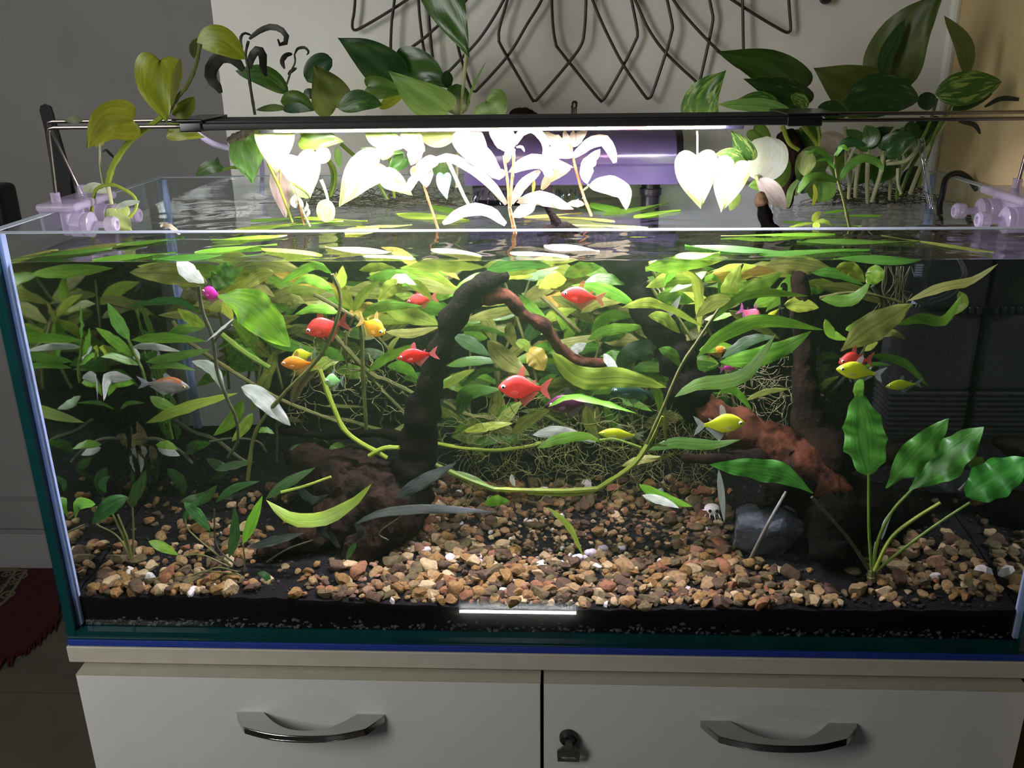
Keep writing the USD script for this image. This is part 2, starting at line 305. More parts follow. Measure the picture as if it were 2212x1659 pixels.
# floor: tiles with recessed grout, each tile a slab of its own near the camera's view
fl = structure('floor', box(XL-.1, 1.6, YF-.1, YR+.1, FLOOR-.03, FLOOR-.002), 'grout', 'floor of large brown tiles')
for i in range(4):
    for j in range(6):
        x0, y0 = -2.02+i*.63-.02, .8605-.6*3+j*.6
        if x0 > -.3 and y0 > .0: continue
        X0, X1, Y0, Y1 = max(x0, XL-.1), min(x0+.628, XR+.1), max(y0+.001, YF-.1), min(y0+.5985, YR+.1)
        if X1-X0 > .05 and Y1-Y0 > .05: obj('tile', box(X0, X1, Y0, Y1, FLOOR-.02, FLOOR), 'floor_tile', fl, False)
structure('baseboard_rear', cat(box(XL, -.3885, YR-.014, YR, FLOOR, FLOOR+.10), box(XL, -.3885, YR-.010, YR, FLOOR+.10, FLOOR+.106)), 'skirting')
structure('trim_1', cat(box(XL, -.3885, YR-.03, YR, FLOOR+.135, FLOOR+.215)), 'grey_wall', 'plain ledge above the skirting of the grey wall')
# corner bead where the white and the ochre wall meet
structure('trim_2', cyl((XR-.004, YB-.004, FLOOR), (XR-.004, YB-.004, CEIL), .006, 10), 'white_wall')
# black box on the grey wall at the left edge
a, b = P(-60, 402, 1.30), P(15, 500, 1.30)
t = thing('wall_box', 'black box fixed to the grey wall at the far left edge', 'box', ((a[0]+b[0])/2, 1.33, b[2]))
obj('body', rbox(a[0], b[0], 1.30, 1.372, b[2], a[2], .012), 'black_paint', t)
obj('front_panel', rbox(a[0]+.02, b[0]-.02, 1.296, 1.306, b[2]+.02, a[2]-.02, .003), 'black_plastic', t)
# rug on the floor at the lower left
t = thing('rug', 'dark red rug with a patterned border on the floor beside the cabinet', 'rug', (-1.35, 1.1, FLOOR))
def rg(x, y): return PZ(x, y, FLOOR)[:2]
outer = np.array([rg(-130, 1236), rg(140, 1236), rg(128, 1338), rg(70, 1402), rg(28, 1424), rg(-130, 1434)])
inn = np.array([rg(-130, 1236), rg(72, 1236), rg(28, 1304), rg(2, 1326), rg(-130, 1345)])
fieldp = np.array([rg(-130, 1236), rg(44, 1236), rg(6, 1290), rg(-130, 1320)])
pile = Polygon(outer).difference(Polygon(inn).buffer(-.002))
up3 = ((1, 0, 0), (0, 1, 0), (0, 0, 1))
obj('pile', extrude(pile, .012, (0, 0, FLOOR+.0005), *up3), 'rug_red', t)
obj('border', extrude(Polygon(inn).buffer(-.0025), .0125, (0, 0, FLOOR+.0005), *up3), 'rug_dark', t)
line = Polygon(inn).buffer(-.012).exterior.buffer(.004).union(Polygon(fieldp).buffer(-.004).exterior.buffer(.004))
for g in getattr(line, 'geoms', [line]): obj('border_line', extrude(g, .0015, (0, 0, FLOOR+.0128), *up3), 'rug_cream', t)
for (x, y, k) in [(46, 1254, 15), (19, 1294, 15), (30, 1268, 8), (10, 1276, 8), (-12, 1318, 15), (16, 1250, 10), (-20, 1262, 12)]:
    c = rg(x, y); r = k/FPX*depth((c[0], c[1], FLOOR))
    ring = Point(*c).buffer(r).difference(Point(*c).buffer(r*.72)).union(Point(*c).buffer(r*.28))
    obj('medallion', cat(*[extrude(g, .0016, (0, 0, FLOOR+.0128), *up3) for g in ring.geoms]), 'rug_cream', t)
fr = []
for k in range(90):
    s = k/89; e = outer[2]+(outer[4]-outer[2])*s if s < .75 else outer[4]+(outer[5]-outer[4])*(s-.75)*4
    d = np.array([RNG.uniform(-.2, .6), -1.]); d /= np.linalg.norm(d); ln = RNG.uniform(.02, .05)
    fr.append(tube([(e[0], e[1]+.01, FLOOR+.008), (e[0]+d[0]*ln*.5, e[1]+d[1]*ln*.5, FLOOR+.009), (e[0]+d[0]*ln, e[1]+d[1]*ln, FLOOR+.003)], [.004, .0035, .0015], 5))
obj('fringe', cat(*fr), 'rug_red', t, kind='stuff')

# ------------------------------------------------------------------ wall art of bent wire
WIRES = [[(772, -180), (767, 0), (761, 50), (763, 63), (772, 64), (810, 43), (851, 18), (886, -5), (1010, -85)],
         [(866, -150), (852, 0), (846, 49), (844, 107), (847, 124), (856, 124), (910, 87), (948, 54), (1000, 8), (1060, -70)],
         [(896, -150), (904, 0), (908, 49), (917, 114), (934, 168), (941, 174), (963, 160), (995, 128), (1040, 78), (1088, 0), (1120, -80)],
         [(950, -130), (934, 0), (927, 30), (929, 70), (938, 160)],
         [(1000, -140), (986, 0), (986, 70), (992, 112), (1016, 186), (1024, 197), (1033, 192), (1098, 119), (1140, 50), (1170, 0), (1210, -90)],
         [(1130, -120), (1096, 0), (1079, 60), (1078, 84), (1084, 102), (1146, 209), (1154, 217), (1163, 212), (1224, 141), (1254, 100), (1262, 70), (1266, 0), (1266, -120)],
         [(1192, -130), (1192, 0), (1195, 60), (1201, 95), (1210, 110), (1291, 211), (1300, 217), (1308, 210), (1347, 141), (1372, 90), (1377, 76), (1375, 55), (1364, 0), (1340, -110)],
         [(1240, -110), (1280, 0), (1310, 70), (1347, 141), (1392, 206), (1400, 212), (1408, 205), (1438, 116), (1451, 70), (1452, 52), (1441, 0), (1415, -110)],
         [(1320, -110), (1372, 0), (1400, 61), (1438, 114), (1500, 173), (1508, 178), (1513, 170), (1531, 91), (1540, 44), (1539, 30), (1533, 0), (1510, -110)],
         [(1400, -100), (1455, 0), (1495, 51), (1552, 110), (1592, 143), (1602, 144), (1606, 132), (1605, 60), (1604, 0), (1600, -120)],
         [(1490, -60), (1582, 0), (1605, 15), (1650, 43), (1694, 68), (1704, 69), (1708, 60), (1704, 0), (1700, -120)]]
t = thing('wall_art', 'dark bent-wire sunburst decoration hanging on the white wall', 'wall art', tuple(P(1250, 0, YB-.004)))
for k, w in enumerate(WIRES):
    pts = resample([P(x, y, YB-.012-.0045*(k % 2)) for x, y in w], 90)
    obj('wire', tube(pts, .0017, 8), 'wire_iron', t)
for (x, y) in [(1100, -70), (1266, -100)]:
    q = P(x, y, YB); obj('standoff', cyl(q+[0, .002, 0], q-[0, .02, 0], .003, 8), 'wire_iron', t)
q = P(1780, -4, YB); single('wall_hook', 'small black hook on the white wall at the top edge', 'hook', lathe([(0, -.012), (.006, -.012), (.007, -.006), (.005, .002), (.0, .002)], q, (0, 1, 0)), 'wire_iron')

# ------------------------------------------------------------------ cabinet
CABL, CABR, DY = -.443, .452, -.017
BT = -.0075           # underside of the foam mat
t = thing('cabinet', 'white two-door cabinet carrying the aquarium', 'cabinet', (0, .17, FLOOR))
obj('top_board', rbox(-.4565, .4565, -.002, .36, -.026, BT-.0005, .0012), 'cream_edge', t)
obj('carcass', cat(box(CABL+.01, CABR-.01, .01, .355, FLOOR+.06, -.0265), box(CABL+.03, CABR-.03, .04, .34, FLOOR, FLOOR+.06)), 'dark_gap', t, False)
MID = P(1171, 1500, DY)[0]
def door(x0, x1):
    z0, z1, y0, y1 = FLOOR+.07, -.0265-.002, DY, .006
    d = obj('door', cat(box(x0+.0006, x1-.0006, y0, y0+.0005, z0, z1-.0012)), 'white_laminate', t, False)
    obj('edge_band', cat(box(x0, x1, y0+.0005, y1, z0, z1)), 'band_cream', d, False)
    return d
dl = door(CABL, MID-.0014); drr = door(MID+.0014, CABR)
def bow(door_, xl, xr, ytop, label):
    A, B = P(xl, ytop, DY), P(xr, ytop+4, DY); z = (A[2]+B[2])/2; x0, x1 = A[0], B[0]; L = x1-x0; cx = (x0+x1)/2
    out = [(-.5, 0), (-.485, .035), (-.41, .155), (-.38, .175), (-.2, .228), (0, .245), (.2, .228), (.36, .175), (.40, .155), (.485, .035), (.5, 0)]
    inn_ = [(.31, 0), (.295, .02), (.22, .10), (.12, .165), (0, .187), (-.12, .165), (-.22, .10), (-.295, .02), (-.31, 0)]
    o2 = np.array([(x, y, 0) for x, y in out]); i2 = np.array([(x, y, 0) for x, y in inn_])
    ro = np.vstack([o2[:2], resample(o2[2:9], 33), o2[9:]]); ri = np.vstack([i2[:1], resample(i2[1:8], 25), i2[8:]])
    poly = Polygon([(x*L, -y*L*.88) for x, y, _ in np.vstack([ro, ri])])
    hgt = .0105
    top = extrude(poly.buffer(-.0004), .0012, (cx, DY, z-.0012), *up3); mid = extrude(poly, .0062, (cx, DY, z-.0074), *up3)
    belly = m3.Manifold.batch_hull([m3.Manifold.sphere(.0014, 10).translate([cx+x*L*.93, DY-.002-y*L*.80, z-.0070]) for x, y, _ in ro[::2]]+[m3.Manifold.sphere(.0012, 10).translate([cx+x*L*.80, DY-.002-y*L*.70, z-.0092]) for x, y, _ in ro[::2]])
    hole = m3.Manifold.extrude(m3.CrossSection([[(cx+x*L*1.03, DY-y*L*.88*1.03+.004*(y < .03)) for x, y, _ in ri]], m3.FillRule.NonZero), .03).translate([0, 0, z-.02])
    m = cat(top, mid, belly-hole)
    return obj('handle', m, 'chrome', door_, 25, label=label)
bow(dl, 510, 832, 1538, 'curved chrome bow handle'); bow(drr, 1513, 1853, 1557, 'curved chrome bow handle')
kc = P(1228, 1591, DY)
lk = obj('lock', lathe([(0, .004), (.0035, .0045), (.004, .0065), (.0062, .0065), (.0078, .0055), (.0088, .003), (.0088, 0)], kc, (0, -1, 0), 32), 'dark_metal', drr)
bowp = Polygon([(-.0060, 0), (-.0075, -.0022), (-.0107, -.0050), (-.0110, -.0075), (-.0103, -.0205), (.0103, -.0205), (.0110, -.0075), (.0107, -.0050), (.0075, -.0022), (.0060, 0)]).difference(
    affinity.scale(Point(0, -.0160).buffer(1, 24), .0078, .0026))
kt = thing('key', 'dark metal key with a slotted bow left in the cabinet lock', 'key', tuple(kc+[0, -.012, -.01]))
tilt = np.array([0, -.18, 1.]); tilt /= np.linalg.norm(tilt)
obj('bow', extrude(bowp, .0018, kc+[0, -.009, -.0035], (1, 0, 0), tilt, np.cross((1, 0, 0), tilt)), 'key_metal', kt)
obj('shaft', box(kc[0]-.0035, kc[0]+.0035, kc[1]-.0115, kc[1]-.002, kc[2]-.0050, kc[2]+.0015), 'key_metal', kt, False)
txt = meshkit.text_mesh('2V2V', .0034, .0004)
T = np.eye(4); T[:3, 0], T[:3, 1], T[:3, 2] = (1, 0, 0), tilt, np.cross((1, 0, 0), tilt); txt.apply_translation([-txt.bounds[1][0]/2, 0, 0]); T[:3, 3] = kc+[0, -.009, -.0035]-tilt*.0085+np.cross((1, 0, 0), tilt)*.0001
T2 = T.copy(); T2[:3, 3] = T[:3, 3]-np.array([0, .0004, 0]); 
txt.apply_transform(T2); obj('stamp', txt, 'dark_metal', kt)
single('foam_mat', 'blue foam mat under the glass aquarium', 'mat', rbox(-.4545, .4545, -.001, .357, BT, -.0005, .001), 'blue_foam')

# ------------------------------------------------------------------ the glass tank
W2, DT, HT, G, WZ = .455, .3558, .3932, .010, .3665
tk = thing('aquarium', 'rimless glass aquarium on the white cabinet', 'aquarium', (0, DT/2, 0))
IX = W2-G
_b = box(-W2, W2, 0, G, 0, HT); _b.update_faces(_b.face_normals[:, 1] < .5)      # the water lies against its inner face, which does not reflect
obj('pane', _b, 'glass', tk, False); obj('pane', box(-W2, W2, DT-G, DT, 0, HT), 'glass', tk, False)
obj('pane', box(-W2, -IX, G+.0002, DT-G-.0002, 0, HT), 'glass_side', tk, False); obj('pane', box(IX, W2, G+.0002, DT-G-.0002, 0, HT), 'glass_side', tk, False)
obj('bottom_pane', box(-IX+.0002, IX-.0002, G+.0002, DT-G-.0002, 0, .008), 'green_edge', tk, False)
e = .0006
obj('rim', rbox(-W2, W2, 0, G, HT, HT+e, .0002, 8), 'rim_edge', tk, label='bright ground top edge of the front pane')
obj('rim', box(-W2, W2, DT-G, DT, HT, HT+e), 'rim_edge', tk, False)
obj('rim', box(-W2, -IX, G, DT-G, HT, HT+e), 'rim_edge', tk, False); obj('rim', box(IX, W2, G, DT-G, HT, HT+e), 'rim_edge', tk, False)
# the green glass edges at the front: the ends of the side panes and of the bottom pane
for s in (-1, 1):
    obj('edge', box(min(s*(W2-.0012), s*(IX+.0002)), max(s*(W2-.0012), s*(IX+.0002)), .0006, G-.0006, .0005, HT-.0005), 'green_edge', tk, False, label='teal edge of the side pane')
    obj('bead', box(min(s*(IX-.0001), s*(IX-.0042)), max(s*(IX-.0001), s*(IX-.0042)), G-.003, G+.004, .012, HT-.001), 'silicone', tk, False, label='pale silicone bead')
    obj('bead', tube(resample([(s*(IX-.003), DT-G-.003, z) for z in np.linspace(.01, HT-.002, 9)], 30), .0035+.0008*np.sin(np.arange(30)*1.7), 8), 'silicone', tk, label='pale silicone bead')
obj('edge', box(-IX, IX, .0008, G-.0008, .0004, .0085), 'green_edge', tk, False, label='teal edge of the bottom pane')
obj('edge', box(-W2, W2, -.0006, 0, .0002, .0018), 'green_edge', tk, False)

# ------------------------------------------------------------------ water with its haze
nx, ny = 180, 72
gx, gy = np.meshgrid(np.linspace(-IX+.0004, IX-.0004, nx), np.linspace(G+.0004, DT-G-.0004, ny), indexing='xy')
gp = np.stack([gx*34, gy*34, gx*0], -1)
rip = (meshkit.fbm(gp*np.array([1., 1.7, 1.]), 3, 3)-.5)*.0026
near = np.exp(-(((gx-.36)/.10)**2+((gy-.20)/.10)**2))+np.exp(-(((gx-.02)/.14)**2+((gy-.31)/.05)**2))
rip += near*(meshkit.fbm(gp*3.2, 2, 9)-.5)*.0040
edge_ = np.minimum(np.minimum(gy-G, DT-G-gy), IX-np.abs(gx)); rip = rip*np.clip(edge_/.01, 0, 1)+np.clip(1-edge_/.003, 0, 1)*.0012
vt = np.stack([gx, gy, WZ+rip], -1).reshape(-1, 3); ft = []
idx = np.arange(nx*ny).reshape(ny, nx)
q = np.stack([idx[:-1, :-1], idx[:-1, 1:], idx[1:, 1:], idx[1:, :-1]], -1).reshape(-1, 4)
ring_ = np.r_[idx[0, :], idx[1:, -1], idx[-1, -2::-1], idx[-2:0:-1, 0]]
vb = vt[ring_].copy(); vb[:, 2] = .0082; nb = len(ring_)
sides = np.array([[ring_[i], nx*ny+i, nx*ny+(i+1) % nb, ring_[(i+1) % nb]] for i in range(nb)])
ctr = nx*ny+nb
tris = np.vstack([q[:, [0, 1, 2]], q[:, [0, 2, 3]], sides[:, [0, 1, 2]], sides[:, [0, 2, 3]], [[ctr, nx*ny+(i+1) % nb, nx*ny+i] for i in range(nb)]])
wm = trimesh.Trimesh(np.vstack([vt, vb, [[0, DT/2, .0082]]]), tris, process=False)
wat = thing('aquarium_water', 'slightly green hazy water filling the aquarium', 'water', (0, DT/2, .0082), kind='stuff')
obj('water_body', wm, 'water', wat, 40)
for s in (-1, 1):
    x = s*(IX-.0009); v = np.array([(x, G+.001, .009), (x, DT-G-.001, .009), (x, DT-G-.001, WZ-.001), (x, G+.001, WZ-.001)])
    f = np.array([[0, 1, 2, 3]] if s > 0 else [[3, 2, 1, 0]]); obj('water_side', (v, f), 'water_side', wat, False)
v = np.array([(-IX+.001, G+.0006, .009), (IX-.001, G+.0006, .009), (IX-.001, G+.0006, WZ-.001), (-IX+.001, G+.0006, WZ-.001)])
obj('water_side', (v, np.array([[0, 1, 2, 3]])), 'water_front', wat, False)

# ------------------------------------------------------------------ substrate
def ground(x, y):
    """Height of the soil."""
    c = np.exp(-((np.asarray(x)-.02)/.20)**2)
    return .0375+.040*(np.asarray(y)/.35)-.0055*c*(1-np.asarray(y)/.35)+.004*np.exp(-((np.asarray(x)+.28)/.12)**2)
def PG(x, y):
    """Point of the soil under a pixel."""
    z = .045
    for _ in range(12):
        p = PZ(x, y, z); z = float(ground(p[0], np.clip(p[1], .01, .345)))
    return p
nx, ny = 200, 76
gx, gy = np.meshgrid(np.linspace(-IX+.0016, IX-.0016, nx), np.linspace(G+.0012, DT-G-.0012, ny), indexing='xy')
hz = ground(gx, gy)+(meshkit.fbm(np.stack([gx*60, gy*60, gx*0], -1), 4, 5)-.5)*.006+(meshkit.noise(np.stack([gx*420, gy*420, gx*0], -1), 2)-.5)*.0016
vt = np.stack([gx, gy, hz], -1).reshape(-1, 3)
vb = vt[ring_ if False else np.r_[np.arange(nx*ny).reshape(ny, nx)[0, :], np.arange(nx*ny).reshape(ny, nx)[1:, -1], np.arange(nx*ny).reshape(ny, nx)[-1, -2::-1], np.arange(nx*ny).reshape(ny, nx)[-2:0:-1, 0]]].copy()
idx = np.arange(nx*ny).reshape(ny, nx); rg_ = np.r_[idx[0, :], idx[1:, -1], idx[-1, -2::-1], idx[-2:0:-1, 0]]; nb = len(rg_)
vb[:, 2] = .0086
q = np.stack([idx[:-1, :-1], idx[:-1, 1:], idx[1:, 1:], idx[1:, :-1]], -1).reshape(-1, 4)
sides = np.array([[rg_[i], nx*ny+i, nx*ny+(i+1) % nb, rg_[(i+1) % nb]] for i in range(nb)])
tris = np.vstack([q[:, [0, 1, 2]], q[:, [0, 2, 3]], sides[:, [0, 1, 2]], sides[:, [0, 2, 3]], [[nx*ny+nb, nx*ny+(i+1) % nb, nx*ny+i] for i in range(nb)]])
single('soil_bed', 'black granular soil bed covering the aquarium floor', 'soil', trimesh.Trimesh(np.vstack([vt, vb, [[0, DT/2, .0086]]]), tris, process=False), 'soil', 35, kind='stuff')

# pebbles: prototypes, 300 individuals, the rest as one mass
PEB = [('ochre', (.26, .145, .030), (.13, .068, .014)), ('tan', (.28, .185, .068), (.15, .092, .030)), ('brown', (.085, .044, .012), (.035, .018, .006)), ('rust', (.25, .105, .035), (.14, .055, .02)),
       ('olive', (.115, .088, .022), (.05, .037, .010)), ('cream', (.46, .36, .18), (.28, .20, .09)), ('pink', (.30, .165, .085), (.18, .09, .045)), ('white', (.70, .68, .62), (.52, .49, .43))]
protos = []
for k, (nm, c1, c2) in enumerate(PEB):
    plain('pebble_'+nm, tuple(.78*x for x in c1), .85, tuple(.78*x for x in c2), 2.2, bump=.5, bscale=5.)
    for j in range(2):
        s = trimesh.creation.icosphere(2 if j == 0 else 2, 1.0); v = s.vertices
        # rough facets: cut by random planes, then noise
        for _ in range(13):
            n = RNG.normal(size=3); n /= np.linalg.norm(n); d = RNG.uniform(.50, .80); over = np.maximum(v@n-d, 0); v = v-over[:, None]*n
        v = v*1.2*(1+.16*(meshkit.fbm(v*1.9+k*7+j*3, 3, k)-.5))[:, None]*np.array([1.1, .85, .68])
        protos.append((nm, trimesh.Trimesh(v, s.faces, process=False)))
BED = Polygon([(935, 1030), (1080, 1035), (1240, 1045), (1420, 1045), (1540, 1060), (1560, 1140), (1600, 1215), (1745, 1262), (1800, 1300), (1650, 1325), (1100, 1325), (860, 1300), (640, 1292), (700, 1262), (840, 1225), (860, 1150), (905, 1080)])
def bed_weight(x, y):
    """How densely the photograph's gravel lies at a pixel."""
    w = 0.
    pt = Point(x, y); d = BED.exterior.distance(pt)*(1 if BED.contains(pt) else -1)
    w = max(w, min(1, max(0, .5+d/50)))
    for (cx, cy, rx, ry, k) in ((330, 1262, 215, 26, .95), (470, 1180, 120, 55, .42), (250, 1205, 110, 50, .40), (2010, 1215, 120, 60, .55), (2130, 1255, 120, 40, .9), (1930, 1275, 90, 30, .35), (2180, 1190, 60, 90, .3), (520, 1100, 220, 60, .13), (2050, 1110, 160, 50, .12), (740, 1240, 110, 26, .3)):
        e = ((x-cx)/rx)**2+((y-cy)/ry)**2; w = max(w, k*max(0, min(1, 1.6-e)))
    if ((x-1330)/110)**2+((y-1165)/22)**2 < 1: w *= .45
    return max(w, .022)
def pick(x, y):
    nms = [p[0] for p in PEB]
    if x < 620: wts = [3.4, 2.4, 2.4, 1.2, 1.8, 1.8, .3, .3]
    elif x > 1850: wts = [1.8, 2, 2.6, .4, 2.8, 1.8, .3, .3]
    elif y > 1235 and x < 1150: wts = [3.6, 1.4, 3.6, 2.2, 1.2, .6, .6, .15]
    elif y > 1235: wts = [2.6, 1.6, 3.6, .6, 3.2, .9, .2, .15]
    elif x < 1350 and y > 1120: wts = [1.2, 2.4, 2.2, .5, 2.2, 2.2, .5, .8]
    else: wts = [1.6, 1.4, 3.8, 1.2, 2.8, .7, .3, .3]
    return RNG.choice(len(nms), p=np.array(wts)/sum(wts))*2+RNG.integers(2)
spots = []
while len(spots) < 3300:
    x, y = RNG.uniform(110, 2260), RNG.uniform(1035, 1325)
    if RNG.random() > bed_weight(x, y): continue
    p = PG(x, y)
    if abs(p[0]) > IX-.008 or not (G+.005 < p[1] < DT-G-.01): continue
    size = RNG.lognormal(-5.46, .38)          # radius about 4.7 mm
    if 1100 < x < 1500 and 1100 < y < 1215: size *= .72
    spots.append((p[0], p[1], float(ground(p[0], p[1]))+size*RNG.uniform(.15, .5), min(size, .0095), pick(x, y), RNG.uniform(0, 360), RNG.uniform(-35, 35), x, y))
spots.sort(key=lambda s: -s[3]/depth(s[:3]))
first = {}
def place(path, s, proto_path=None):
    x = UsdGeom.Xform.Define(stage, path)
    x.AddTranslateOp().Set(Gf.Vec3d(*map(float, s[:3]))); x.AddRotateXYZOp().Set(Gf.Vec3f(s[6], s[6]*.6, s[5])); x.AddScaleOp().Set(Gf.Vec3f(*[float(s[3])]*3))
    px, py = s[7], s[8]
    zone = ('in the patch at the left' if px < 620 else 'in the patch at the right' if px > 1850 else 'along the front of the middle bed' if py > 1235 else 'further back in the middle bed')
    col = dict(ochre='ochre yellow', tan='tan', brown='dark brown', rust='rusty orange', olive='olive brown', cream='cream', pink='pinkish', white='white')[protos[int(s[4])][0]]
    tag(x.GetPrim(), f'{col} gravel pebble {zone}', 'pebble', f'{col} pebbles {zone}')
    return x
for s in spots[:300]:
    path = '/World/'+numbered('/World', 'pebble'); k = int(s[4]); x = place(path, s)
    if k not in first:
        usdkit.mesh(stage, path+'/stone', protos[k][1], M['pebble_'+protos[k][0]], smooth=22); first[k] = path
    else:
        x.GetPrim().GetReferences().AddInternalReference(Sdf.Path(first[k])); x.GetPrim().SetInstanceable(True)
        x.ClearXformOpOrder(); x.SetXformOpOrder([UsdGeom.XformOp(x.GetPrim().GetAttribute(n)) for n in ('xformOp:translate', 'xformOp:rotateXYZ', 'xformOp:scale')])
def instancer(name, label, category, protos_, items):
    root = '/World/'+name; pi = UsdGeom.PointInstancer.Define(stage, root); tag(pi.GetPrim(), label, category, None, 'stuff')
    for j, (mesh, mname) in enumerate(protos_):
        usdkit.mesh(stage, f'{root}/grain_{j:03d}', mesh, M[mname], smooth=38); pi.CreatePrototypesRel().AddTarget(f'{root}/grain_{j:03d}')
    from scipy.spatial.transform import Rotation
    pi.CreatePositionsAttr(Vt.Vec3fArray.FromNumpy(np.array([i[:3] for i in items], np.float32)))
    pi.CreateScalesAttr(Vt.Vec3fArray.FromNumpy(np.repeat(np.array([i[3] for i in items], np.float32)[:, None], 3, 1)))
    pi.CreateProtoIndicesAttr(Vt.IntArray([int(i[4]) for i in items]))
    qs = Rotation.from_euler('xyz', [[i[6], i[6]*.6, i[5]] for i in items], degrees=True).as_quat()
    pi.CreateOrientationsAttr(Vt.QuathArray([Gf.Quath(float(q[3]), float(q[0]), float(q[1]), float(q[2])) for q in qs]))
instancer('gravel', 'mass of small brown and tan gravel between the pebbles', 'gravel', [(m, 'pebble_'+n) for n, m in protos], spots[300:])
gr = []
for _ in range(420):
    x = RNG.uniform(-IX+.006, IX-.006); z = .0088+abs(RNG.normal(0, .0042)); 
    gr.append((x, G+.0022, min(z, .024), RNG.uniform(.0011, .0030), RNG.integers(2), RNG.uniform(0, 360), RNG.uniform(-40, 40)))
instancer('grit', 'fine grey grit along the bottom of the front pane', 'grit', [(protos[0][1], 'grit'), (protos[3][1], 'grit')], gr)
sg = []
for _ in range(2600):
    x, y = RNG.uniform(-IX+.008, IX-.008), RNG.uniform(G+.004, .30); sg.append((x, y, float(ground(x, y))+.0006, RNG.uniform(.0010, .0021), RNG.integers(2), RNG.uniform(0, 360), RNG.uniform(-40, 40)))
instancer('soil_grains', 'loose black soil grains on the soil bed', 'soil', [(protos[1][1], 'soil_grain'), (protos[2][1], 'soil_grain')], sg)

# ------------------------------------------------------------------ lamp over the tank
BY0, BY1 = .108, .172
lz = P(388, 262, BY0); bz0, bz1 = P(1000, 277, BY0)[2], P(1000, 261, BY0)[2]
BX0, BX1 = P(388, 270, BY0)[0], P(1775, 270, BY0)[0]
lt = thing('aquarium_lamp', 'long black aluminium lamp on wire legs above the aquarium', 'lamp', (0, .14, bz0))
hs = obj('housing', rbox(BX0+.012, BX1-.02, BY0, BY1, bz0, bz1, .0012, 8), 'black_aluminium', lt)
for k in range(7):
    y = BY0+.006+k*.0085; obj('fin', rbox(BX0+.012, BX1-.02, y, y+.003, bz1-.0005, bz1+.0014, .0005, 8), 'black_aluminium', hs)
def cap(x0, x1, xo):
    poly = Polygon([(x0, BY0-.003), (x1, BY0-.003), (x1+(x1-x0)*.0, BY1+.003), (x0, BY1+.003)])
    return cat(rbox(min(x0, x1), max(x0, x1), BY0-.002, BY1+.002, bz0-.001, bz1+.0008, .001, 8), rbox(min(xo, x1), max(xo, x1), BY0+.002, BY1+.006, bz1+.0006, bz1+.0034, .001, 8))
obj('end_cap', cap(BX0, BX0+.02, P(366, 255, BY0)[0]), 'black_plastic', lt); obj('end_cap', cap(BX1, BX1-.03, P(1816, 256, BY0)[0]), 'black_plastic', lt)
LX0, LX1 = P(600, 280, .13)[0], P(1562, 282, .13)[0]
seq = ['white', 'magenta', 'white', 'blue', 'white', 'magenta', 'white', 'cyan', 'white', 'magenta', 'blue', 'white', 'magenta', 'cyan', 'white', 'magenta', 'white', 'blue', 'magenta', 'white', 'cyan', 'blue', 'red', 'white', 'blue', 'white', 'white', 'blue']
n = len(seq)
obj('lip', rbox(LX0-.02, LX1+.02, BY0+.0305, BY0+.034, bz0-.0055, bz0+.001, .0008, 8), 'black_aluminium', hs)  # lip added to keep the LED light off the wall behind
for k, s in enumerate(seq):
    a, b = LX0+(LX1-LX0)*k/n, LX0+(LX1-LX0)*(k+1)/n
    obj('led', box(a, b-.0002, BY0+.010, BY0+.030, bz0-.0026, bz0-.0002), 'led_'+s, lt, False)
# wire legs and clamps
def rods(side):
    x = side*W2
    for (yy, zt) in ((BY0+.006, bz1-.003), (BY1-.008, bz1-.001)):
        xe = BX0+.015 if side < 0 else BX1-.035
        xo = P(102, 270, yy)[0] if side < 0 else x-.004+.004*(yy > .14)
        foot = np.array([x*(.985), yy, HT+.004])
        c = np.array([xo, yy, zt]); d1 = c+np.array([-side*.006, 0, 0]); d2 = c+(foot-c)*.07
        pts = [np.array([xe, yy, zt]), d1, c*.6+(d1+d2)*.2, d2, foot]
        obj('leg', tube(np.vstack([resample(pts[:2], 6), pts[2:4], resample([pts[3], foot], 6)[1:]]), .0017, 10), 'steel_wire', lt)
rods(-1); rods(1)
for s in (-1, 1):
    x = s*W2
    xo, xi = x+s*.006, x-s*.032
    c = obj('clamp', rbox(min(xo, xi), max(xo, xi), .098, .184, HT+.0008, HT+.0085, .003), 'lilac_plastic', lt, label='translucent plastic clamp of the lamp')
    obj('jaw', cat(rbox(min(x+s*.001, x+s*.006), max(x+s*.001, x+s*.006), .102, .180, HT-.020, HT+.004, .0022), rbox(min(x-s*.013, x-s*.021), max(x-s*.013, x-s*.021), .102, .180, HT-.022, HT+.004, .003)), 'lilac_plastic', c)
    for yy in (.114, .164):
        obj('socket', lathe([(.0042, -.001), (.0042, .016), (.0034, .016), (.0034, .014)], (x*.985, yy, HT+.0008), (0, 0, 1)), 'lilac_plastic', c)
        inw = -s
        q = (x-s*.010, yy, HT-.013)
        obj('barrel', lathe([(0, .008), (.0105, .008), (.0115, .010), (.0115, .020), (.0102, .021), (.0102, .023), (.0118, .024), (.0118, .027), (.009, .029), (.0045, .030), (0, .030)], q, (inw, 0, 0)), 'lilac_plastic', c)
        obj('knob', lathe([(.0032, .029), (.0032, .040), (.0066, .041), (.0076, .043), (.0076, .049), (.0062, .051), (.0035, .0512), (.003, .049), (0, .049)], q, (inw, 0, 0)), 'lilac_plastic', c)
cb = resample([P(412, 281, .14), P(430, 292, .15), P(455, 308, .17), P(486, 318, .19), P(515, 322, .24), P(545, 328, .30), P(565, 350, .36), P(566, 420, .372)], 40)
obj('cable', tube(cb, .0028, 10), 'cable_lilac_lit', lt, label='cable leaving the lamp housing with lilac lamp light in its colour')
